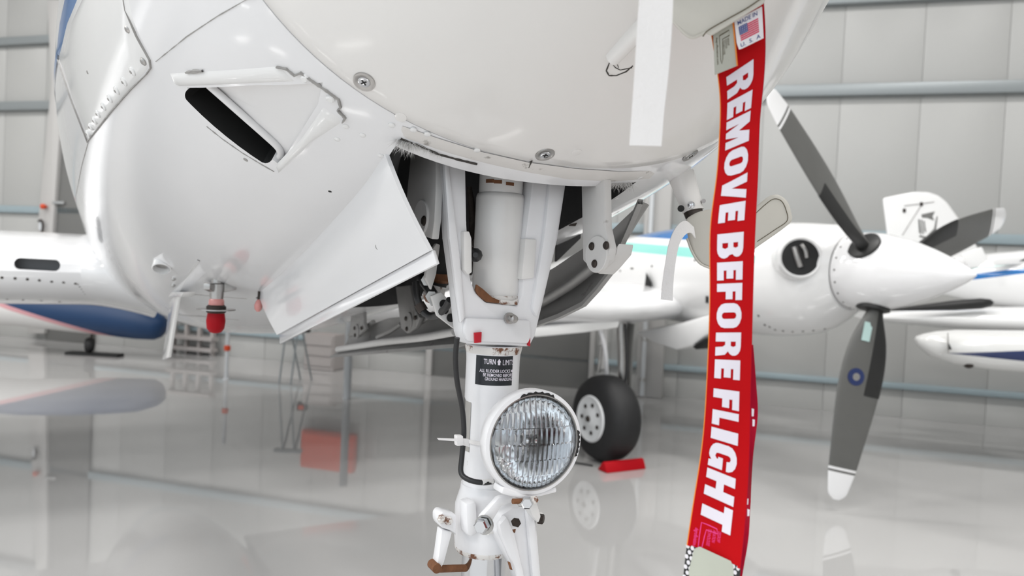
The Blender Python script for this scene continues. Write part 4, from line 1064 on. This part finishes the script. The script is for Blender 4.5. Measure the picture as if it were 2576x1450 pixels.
# block letters
def arc(cx, cy, rx, ry, a0, a1, n=7): return [(cx + rx * math.cos(math.radians(a0 + (a1 - a0) * k / n)), cy + ry * math.sin(math.radians(a0 + (a1 - a0) * k / n))) for k in range(n + 1)]
def glyph(c):
    if c == 'E': return [([(0, 0), (0, 1), (1, 1), (1, .74), (.46, .74), (.46, .64), (.92, .64), (.92, .37), (.46, .37), (.46, .26), (1, .26), (1, 0)], [])]
    if c == 'F': return [([(0, 0), (0, 1), (1, 1), (1, .74), (.48, .74), (.48, .62), (.94, .62), (.94, .35), (.48, .35), (.48, 0)], [])]
    if c == 'L': return [([(0, 0), (0, 1), (.48, 1), (.48, .27), (1, .27), (1, 0)], [])]
    if c == 'I': return [([(0, 0), (0, 1), (1, 1), (1, 0)], [])]
    if c == 'T': return [([(.27, 0), (.27, .72), (0, .72), (0, 1), (1, 1), (1, .72), (.73, .72), (.73, 0)], [])]
    if c == 'H': return [([(0, 0), (0, 1), (.36, 1), (.36, .62), (.64, .62), (.64, 1), (1, 1), (1, 0), (.64, 0), (.64, .36), (.36, .36), (.36, 0)], [])]
    if c == 'V': return [([(.28, 0), (0, 1), (.36, 1), (.51, .40), (.66, 1), (1, 1), (.72, 0)], [])]
    if c == 'M': return [([(0, 0), (0, 1), (.36, 1), (.5, .55), (.64, 1), (1, 1), (1, 0), (.73, 0), (.73, .55), (.60, 0), (.40, 0), (.27, .55), (.27, 0)], [])]
    if c == 'O': return [(arc(.5, .68, .5, .32, 0, 180) + arc(.5, .32, .5, .32, 180, 360), [arc(.5, .70, .13, .09, 0, 180, 4) + arc(.5, .30, .13, .09, 180, 360, 4)])]
    if c == 'B': return [([(0, 0), (0, 1)] + arc(.62, .77, .34, .23, 90, -50, 6) + arc(.64, .27, .36, .27, 50, -90, 6), [[(.38, .62), (.38, .80), (.56, .80), (.60, .71), (.56, .62)], [(.38, .20), (.38, .42), (.56, .42), (.62, .31), (.56, .20)]])]
    if c == 'R': return [([(0, 0), (0, 1)] + arc(.60, .73, .38, .27, 90, -60, 6) + [(.84, .46), (.94, .38), (.97, .2), (1, 0), (.62, 0), (.60, .28), (.52, .38), (.38, .38), (.38, 0)], [[(.38, .60), (.38, .80), (.56, .80), (.61, .70), (.56, .60)]])]
    if c == 'G': return [(arc(.5, .68, .5, .32, 10, 180) + arc(.48, .30, .48, .30, 180, 275, 5) + [(.62, .03), (.72, .10), (.74, 0), (1, 0), (1, .50), (.54, .50), (.54, .33), (.62, .33), (.62, .28), (.52, .22), (.40, .26), (.38, .34), (.38, .68), (.42, .76), (.52, .78), (.60, .74), (.62, .64), (1, .64)], [])]
def map_glyphs(items, fn, step=.12):
    """items = [(outer, holes)] in unit box -> verts, faces; cut so that it follows the cloth"""
    bm = bmesh.new()
    for outer, holes in items:
        loops = [[Vector((x, y, 0)) for x, y in outer]] + [[Vector((x, y, 0)) for x, y in h] for h in holes]
        tris = tessellate_polygon(loops); allv = [bm.verts.new(p) for lp in loops for p in lp]
        for t in tris:
            try: bm.faces.new([allv[i] for i in t])
            except ValueError: pass
    for ax in (0, 1):
        x = step
        while x < 1:
            co = [0, 0, 0]; no = [0, 0, 0]; co[ax] = x; no[ax] = 1
            bmesh.ops.bisect_plane(bm, geom=list(bm.verts) + list(bm.edges) + list(bm.faces), plane_co=co, plane_no=no); x += step
    bm.verts.index_update()
    v = [fn(p.co.x, p.co.y) for p in bm.verts]; f = [tuple(q.index for q in fc.verts) for fc in bm.faces]; bm.free(); return v, f
LET = [('R', 166, 233), ('E', 238, 287), ('M', 289, 367), ('O', 370, 440), ('V', 439, 505), ('E', 508, 560), ('B', 584, 652), ('E', 657, 707), ('F', 711, 758), ('O', 761, 828), ('R', 835, 899), ('E', 904, 957), ('F', 980, 1032), ('L', 1035, 1078), ('I', 1082, 1116), ('G', 1119, 1188), ('H', 1191, 1264), ('T', 1268, 1335)]
V = []; Fc = []
for c, y0, y1 in LET:
    y0 += 2.2; y1 -= 2.2
    vf, ff = map_glyphs(glyph(c), lambda x, y: rib(y0 + (y1 - y0) * x, .165 + .585 * y, .0015)); n0 = len(V); V += vf; Fc += [tuple(i + n0 for i in q) for q in ff]
pydata('lettering', V, Fc, m_print, rib_o, 0)
def rib_text(body, y0, y1, v0, v1, bold=0.0):
    tv, tf = norm_text(body, bold); return [rib(y0 + (y1 - y0) * x, v0 + (v1 - v0) * y, .0009) for x, y in tv], tf
def gather(parts):
    V, Fc = [], []
    for v, f in parts: n0 = len(V); V += v; Fc += [tuple(i + n0 for i in q) for q in f]
    return V, Fc
parts = [rib_text('DEGROFF', 1336, 1362, .52, .58), rib_text('AVIATION', 1338, 1368, .43, .49), rib_text('TECHNOLOGIES', 1340, 1382, .34, .40), rib_text('degroffaviation.com', 1352, 1408, .08, .17, .01)]
def stroke(fn, P, wd):
    V = []; Fc = []
    for i, (x, y) in enumerate(P):
        x2, y2 = P[min(i + 1, len(P) - 1)]; x1, y1 = P[max(i - 1, 0)]; d = math.hypot(x2 - x1, y2 - y1); nx, ny = -(y2 - y1) / d * wd, (x2 - x1) / d * wd
        V += [fn(x + nx, y + ny), fn(x - nx, y - ny)]
    for i in range(len(P) - 1): Fc.append((2 * i, 2 * i + 1, 2 * i + 3, 2 * i + 2))
    return V, Fc
rf = lambda x, y: rib(1332 + 68 * x, .18 + .42 * y, .0009)
parts.append(stroke(rf, [(0, .75), (.0, .35), (.02, .05), (.5, .04), (1, .06), (.85, .22), (.45, .26), (.2, .3), (.16, .8), (0, .75)], .018))
pydata('maker_print', *gather(parts), m_pink, rib_o, 0)
# rear fold of the streamer
rear = ribbon('streamer_rear_fold', [((1800, 860, .8130), (1895, 868, .8000)), ((1800, 940, .8230), (1902, 960, .8130)), ((1800, 1046, .828), (1906, 1046, .8230)), ((1790, 1150, .828), (1894, 1152, .8210)), ((1775, 1250, .8260), (1887, 1262, .89)), ((1760, 1350, .8210), (1884, 1346, .8130)), ((1740, 1420, .8130), (1872, 1420, .8060)), ((1725, 1500, .8050), (1858, 1500, .7990))], m_redback, NC, .0008)
for x, y, hh in ((1894, 1038, 20), (1896, 1064, 18), (1880, 1262, 16), (1883, 1290, 18)):
    P = [wat(x - 3, y - hh * .5, .7960), wat(x + 3, y - hh * .4, .7960), wat(x + 2, y + hh * .5, .7960), wat(x - 3, y + hh * .5, .7960)]
    prism('rear_print', sub(P, NC), ray(x, y) * .004, m_print, rear)
# reflective end patch
endr = ribbon('reflector_tail', [((1728, 1368, .7915), (1863, 1428, .7915)), ((1722, 1420, .7920), (1858, 1480, .7920)), ((1716, 1480, .7940), (1850, 1540, .7940))], m_dark, NC, .001)
def tail(u, v): return wat(1728 - 12 * u + (135 - 1 * u) * v, 1368 + 112 * u + 60 * v, .7905) - NC.location
mapped = []
for r in range(9):
    for c in range(12):
        cx, cy = c * .085 + (.042 if r % 2 else 0) + .02, r * .115 + .05
        if cx < .97 and (cx < .26 or cx > .80 or cy < .0): mapped.append((arc(cx, cy, .036, .052, 0, 300, 5), []))
v_h, f_h = [], []
for outer, _ in mapped:
    n0 = len(v_h); v_h += [tail(y, x) for x, y in outer]; f_h.append(tuple(range(n0, n0 + len(outer))))
pydata('hexagon_reflectors', v_h, f_h, m_hex, endr, 0)
px_prism('reflective_patch', [(1746, 1382), (1760, 1376), (1838, 1412), (1845, 1425), (1846, 1480), (1738, 1480), (1732, 1440)], .7898, .0006, m_reflect, NC, 0)
# woven labels at the top of the streamer
def quadmap(q, dep):
    (ax, ay), (bx, by), (cx, cy), (dx, dy) = q    # top left, top right, bottom right, bottom left
    return lambda u, v: wat((ax * (1 - u) + bx * u) * v + (dx * (1 - u) + cx * u) * (1 - v), (ay * (1 - u) + by * u) * v + (dy * (1 - u) + cy * u) * (1 - v), dep) - NC.location
def txt(fn, body, u0, u1, v0, v1, bold=0.0, down=False):
    tv, tf = norm_text(body, bold)
    if down: return [fn(u0 + (u1 - u0) * y, v1 + (v0 - v1) * x) for x, y in tv], tf
    return [fn(u0 + (u1 - u0) * x, v0 + (v1 - v0) * y) for x, y in tv], tf
Q1 = [(1847, 53), (1917, 16), (1921, 96), (1860, 126)]
lb = px_prism('country_label', [(1847, 53), (1917, 16), (1921, 96), (1868, 122), (1859, 125), (1853, 108)], .7785, .0012, m_label, NC, .0003)
f1 = quadmap(Q1, .7781)
pydata('label_text', *gather([txt(f1, 'MADE IN', .10, .82, .80, .94, .01), txt(f1, 'U.  S.  A', .08, .88, .06, .19, .01)]), m_inkblue, lb, 0)
stripes = []
for k in range(7):
    y = .26 + k * .067; stripes.append(([f1(.12, y), f1(.84, y), f1(.84, y + .045), f1(.12, y + .045)], [(0, 1, 2, 3)]))
pydata('flag_stripes', *gather(stripes), m_inkred, lb, 0)
f1b = quadmap(Q1, .7779)
pydata('flag_canton', [f1b(.11, .46), f1b(.43, .46), f1b(.43, .74), f1b(.11, .74)], [(0, 1, 2, 3)], m_inkblue, lb, 0)
f1c = quadmap(Q1, .7777)
stars = []
for r in range(4):
    for c in range(4): x, y = .16 + c * .07, .50 + r * .06; stars.append(([f1c(x, y), f1c(x + .02, y), f1c(x + .02, y + .02), f1c(x, y + .02)], [(0, 1, 2, 3)]))
pydata('flag_stars', *gather(stars), m_label, lb, 0)
Q2 = [(1794, 87), (1844, 56), (1854, 166), (1798, 189)]
lb2 = px_prism('maker_label', [(1794, 87), (1844, 56), (1849, 110), (1854, 166), (1798, 189)], .7788, .0012, m_label2, NC, .0003)
f2 = quadmap(Q2, .7784)
pydata('label_text', *gather([txt(f2, 'DEGROFF', .66, .75, .54, .72, 0, True), txt(f2, 'AVIATION', .55, .64, .50, .72, 0, True), txt(f2, 'TECHNOLOGIES', .44, .53, .38, .72, 0, True), txt(f2, 'degroffaviation.com', .10, .22, .22, .88, .01, True),
    stroke(f2, [(.30, .88), (.78, .88), (.78, .76), (.44, .76), (.40, .30), (.34, .20), (.30, .30), (.30, .88)], .012)]), m_ink, lb2, 0)
tube('edge_thread', [f2(1.0, 1), f2(1.01, .5), f2(1.01, .0)], .0007, m_gold, lb2, 6, 4)
# far cover
FC = empty('pitot_cover', wat(1850, 600, 1.29)); tag(FC, 'plain beige pitot cover with curled white strap behind the red streamer', 'pitot cover')
fs = px_prism('sleeve', [(1722, 552), (1752, 534), (1790, 525), (1850, 535), (1900, 522), (1922, 502), (1946, 487), (1968, 492), (1986, 512), (1996, 556), (1960, 584), (1905, 622), (1840, 672), (1800, 684), (1762, 668), (1742, 640), (1730, 600)], 1.285, .045, m_canvas, FC, .011)
tube('stitching', sub([wat(1902, 536, 1.2845), wat(1925, 515, 1.2845), wat(1946, 501, 1.2845), wat(1966, 506, 1.2845), wat(1978, 530, 1.2845), wat(1980, 556, 1.2845), wat(1950, 578, 1.2845), wat(1905, 608, 1.2845)], FC), .0006, m_ink, fs, 6)
tube('sleeve_seam', sub([wat(1728, 600, 1.285), wat(1742, 636, 1.284), wat(1762, 664, 1.284), wat(1800, 680, 1.285)], FC), .002, m_canvas, fs, 6)
ribbon('hook_strap', [((1744, 572, 1.275), (1748, 600, 1.275)), ((1722, 556, 1.255), (1736, 586, 1.262)), ((1700, 572, 1.245), (1720, 594, 1.25)), ((1683, 610, 1.24), (1706, 622, 1.245)), ((1672, 670, 1.24), (1697, 676, 1.24)), ((1665, 720, 1.24), (1693, 722, 1.24)), ((1662, 754, 1.24), (1692, 757, 1.24))], m_strap, FC, .0015)
# ------------------------------------------------------------------ light aircraft behind the propeller
def wloft(name, secs, m, e, n=28, flat=1.0):
    C = [wat(x, y, d) - e.location for x, y, d, r in secs]; R = []
    for i, c in enumerate(C):
        t = (C[min(i + 1, len(C) - 1)] - C[max(i - 1, 0)]).normalized(); u = t.cross(Vector((0, 0, 1))).normalized(); v = u.cross(t); r = secs[i][3]
        R.append([c + (u * math.cos(q) * flat + v * math.sin(q)) * r for q in [2 * math.pi * k / n for k in range(n)]])
    return loft(name, R, m, e)
g0 = wat(2560, 700, 5.35)
LA = empty('light_aircraft', (g0.x, g0.y, 0)); tag(LA, 'white light aircraft with blue striped fuselage and emblem on its fin, right edge', 'aircraft')
pA, pB = wat(2450, 700, 5.3) - LA.location, wat(2576, 681, 5.2) - LA.location
kz = (pB.z - pA.z) / (pB.x - pA.x)
m_la = banded('light_aircraft_paint', (.80, .80, .80), [
    (BLUE, [(-kz, 0, 1, -(pA.z - kz * pA.x - .018)), (kz, 0, -1, (pA.z - kz * pA.x + .022))]),
    ((.62, .78, .75), [(-kz, 0, 1, -(pA.z - kz * pA.x + .052)), (kz, 0, -1, (pA.z - kz * pA.x + .065))])])
lf = wloft('fuselage', [(2228, 690, 5.7, .05), (2300, 693, 5.65, .10), (2400, 698, 5.55, .15), (2490, 702, 5.45, .19), (2600, 706, 5.32, .225), (2750, 712, 5.15, .26), (2950, 720, 4.95, .27), (3150, 730, 4.75, .22), (3300, 742, 4.6, .1), (3340, 745, 4.56, .02)], m_la, LA)
fin = px_prism('tail_fin', [(2219, 498), (2262, 489), (2300, 482), (2336, 483), (2362, 492), (2382, 508), (2405, 540), (2430, 575), (2470, 640), (2490, 690), (2260, 692), (2236, 640)], 5.6, .06, m_white, LA, .022)
def fin_line(P, wd, m): 
    Q = [wat(x, y, 5.598) - LA.location for x, y in P]; tube('fin_joint', Q, wd, m, fin, 6, 1)
fin_line([(2275, 518), (2330, 511), (2350, 508)], .003, m_grooveL); fin_line([(2318, 516), (2290, 560), (2270, 592)], .003, m_grooveL)
for x, y in ((2318, 514), (2275, 530)): box('fin_fitting', wat(x, y, 5.597) - LA.location, (.022, .01, .03), m_bolt, fin, .003)
ems = [[(2318, 540), (2352, 532), (2346, 545), (2350, 555), (2332, 548), (2320, 548)], [(2310, 552), (2314, 552), (2318, 590), (2312, 585)], [(2317, 553), (2320, 553), (2324, 590), (2320, 586)], [(2323, 556), (2326, 556), (2330, 585), (2326, 582)], [(2314, 592), (2330, 596), (2350, 575), (2356, 545), (2359, 545), (2355, 578), (2332, 602), (2312, 596)]]
for P in ems: px_prism('fin_emblem', P, 5.597, .004, m_greyink, fin)
px_prism('windscreen_fairing', [(2418, 640), (2470, 621), (2492, 670), (2436, 676)], 5.35, .04, m_white, LA, .008)
px_prism('roof_hatch', [(2498, 652), (2510, 648), (2620, 642), (2620, 664), (2500, 668)], 5.2, .05, m_white, LA, .01)
px_prism('black_vent', [(2564, 657), (2580, 650), (2600, 650), (2600, 656)], 5.195, .01, m_black, LA)
def lwing(secs, m, name):
    R = []
    for x, y, d, ch, th in secs:
        c = wat(x, y, d) - LA.location; r = []
        for i in range(28):
            q = 2 * math.pi * i / 28; xx = .5 * (1 - math.cos(q)); s_ = 1 if q < math.pi else -1; yt = th * (2.969 * math.sqrt(max(xx, 0)) - 1.26 * xx - 3.516 * xx ** 2 + 2.843 * xx ** 3 - 1.036 * xx ** 4)
            r.append(c + Vector((0, xx * ch, s_ * yt)))
        R.append(r)
    return loft(name, R, m, LA)
lwg = lwing([(2215, 800, 5.1, .5, .03), (2300, 802, 5.05, .6, .05), (2420, 806, 4.98, .7, .07), (2560, 808, 4.9, .75, .08), (2760, 812, 4.75, .8, .09)], m_la if False else m_white, 'wing')
lathe('deicing_boot', wat(2226, 781, 5.02) - LA.location, (wat(2482, 763, 4.96) - wat(2226, 781, 5.02)), [(0, .004), (.2, .018), (.45, .034), (.62, .036), (.68, .025), (.70, .006)], m_boot, LA, 18)
def xz_form(p, q, dep, sign):
    a_, b_ = wat(p[0], p[1], dep) - LA.location, wat(q[0], q[1], dep) - LA.location; k = (b_.z - a_.z) / (b_.x - a_.x)
    return (-k * sign, 0, sign, -(a_.z - k * a_.x) * sign)
m_pod = banded('pod_paint', (.72, .72, .71), [(NAVY, [xz_form((2405, 892), (2576, 879), 4.77, -1), xz_form((2405, 893), (2576, 908), 4.77, 1)])])
pod = wloft('underwing_pod', [(2302, 850, 4.98, .01), (2315, 856, 4.97, .045), (2345, 865, 4.95, .085), (2400, 873, 4.92, .115), (2480, 880, 4.88, .13), (2600, 886, 4.82, .14), (2800, 892, 4.7, .12), (2950, 895, 4.6, .03)], m_pod, LA)
px_prism('pod_joint', [(2383, 838), (2386, 838), (2388, 890), (2384, 888)], 4.79, .05, m_grooveL, pod)
px_prism('pod_vent', [(2386, 862), (2395, 880), (2387, 880)], 4.785, .02, m_black, pod)
lathe('pod_lamp', wat(2437, 912, 4.88) - LA.location, (0, 0, -1), [(-.02, .05), (.01, .045), (.035, .02), (.04, .005)], m_bolt, pod, 18)
gl = wground(2800, 1160); gr = gl - LA.location
tube('landing_gear_leg', [gr + Vector((.02, .1, .2)), gr + Vector((.0, .2, .55)), gr + Vector((0, .3, .95))], .03, m_white, LA, 12)
lathe('landing_wheel', gr + Vector((0, .1, .18)), (1, 0, 0), [(-.05, .11), (-.04, .165), (0, .18), (.04, .165), (.05, .11)], m_rubber, LA, 32)
# ------------------------------------------------------------------ glider behind the wing
g1 = wground(224, 894)
GL = empty('glider', g1); tag(GL, 'low glider with blue nose underside and pink stripe behind the left wing', 'aircraft')
GD = 8.15
qa, qb = wat(95, 781, GD) - g1, wat(272, 838, GD) - g1
kk = (qb.z - qa.z) / (qb.x - qa.x); c0 = qa.z - kk * qa.x
m_gl = banded('glider_paint', (.62, .61, .60), [((.55, .28, .30), [(-kk, 0, 1, -(c0 - .045))]), ((.0, .028, .095), [(-kk, 0, 1, -c0)])], rough=.5, coat=0)
wloft('fuselage', [(-420, 770, GD + .35, .06), (-250, 768, GD + .25, .16), (-80, 768, GD + .1, .2), (60, 776, GD, .20), (180, 788, GD, .205), (280, 800, GD, .20), (350, 812, GD - .05, .185), (395, 822, GD - .05, .15), (410, 826, GD - .05, .11), (414, 828, GD - .05, .05)], m_gl, GL)
gw = lathe('landing_wheel', Vector((-.045, 0, .115)), (1, .25, 0), [(0, .04), (.008, .07), (.03, .082), (.06, .082), (.082, .07), (.09, .04)], m_rubber, GL, 28)
tube('wheel_fork', [Vector((0, .0, .12)), Vector((.02, .0, .20)), Vector((.03, .0, .28))], .014, m_bolt, GL, 10)
tube('tail_skid', [wat(-200, 800, GD + .2) - g1, Vector((-2.0, .3, .02))], .02, m_bolt, GL, 8, 2)
pk = box('floor_plank', g1 + Vector((.06, .0, .015)), (.60, .14, .03), m_black, None, .004, Matrix.Rotation(-.05, 3, 'Z'))
tag(pk, 'black plank under the small wheel of the glider', 'plank')
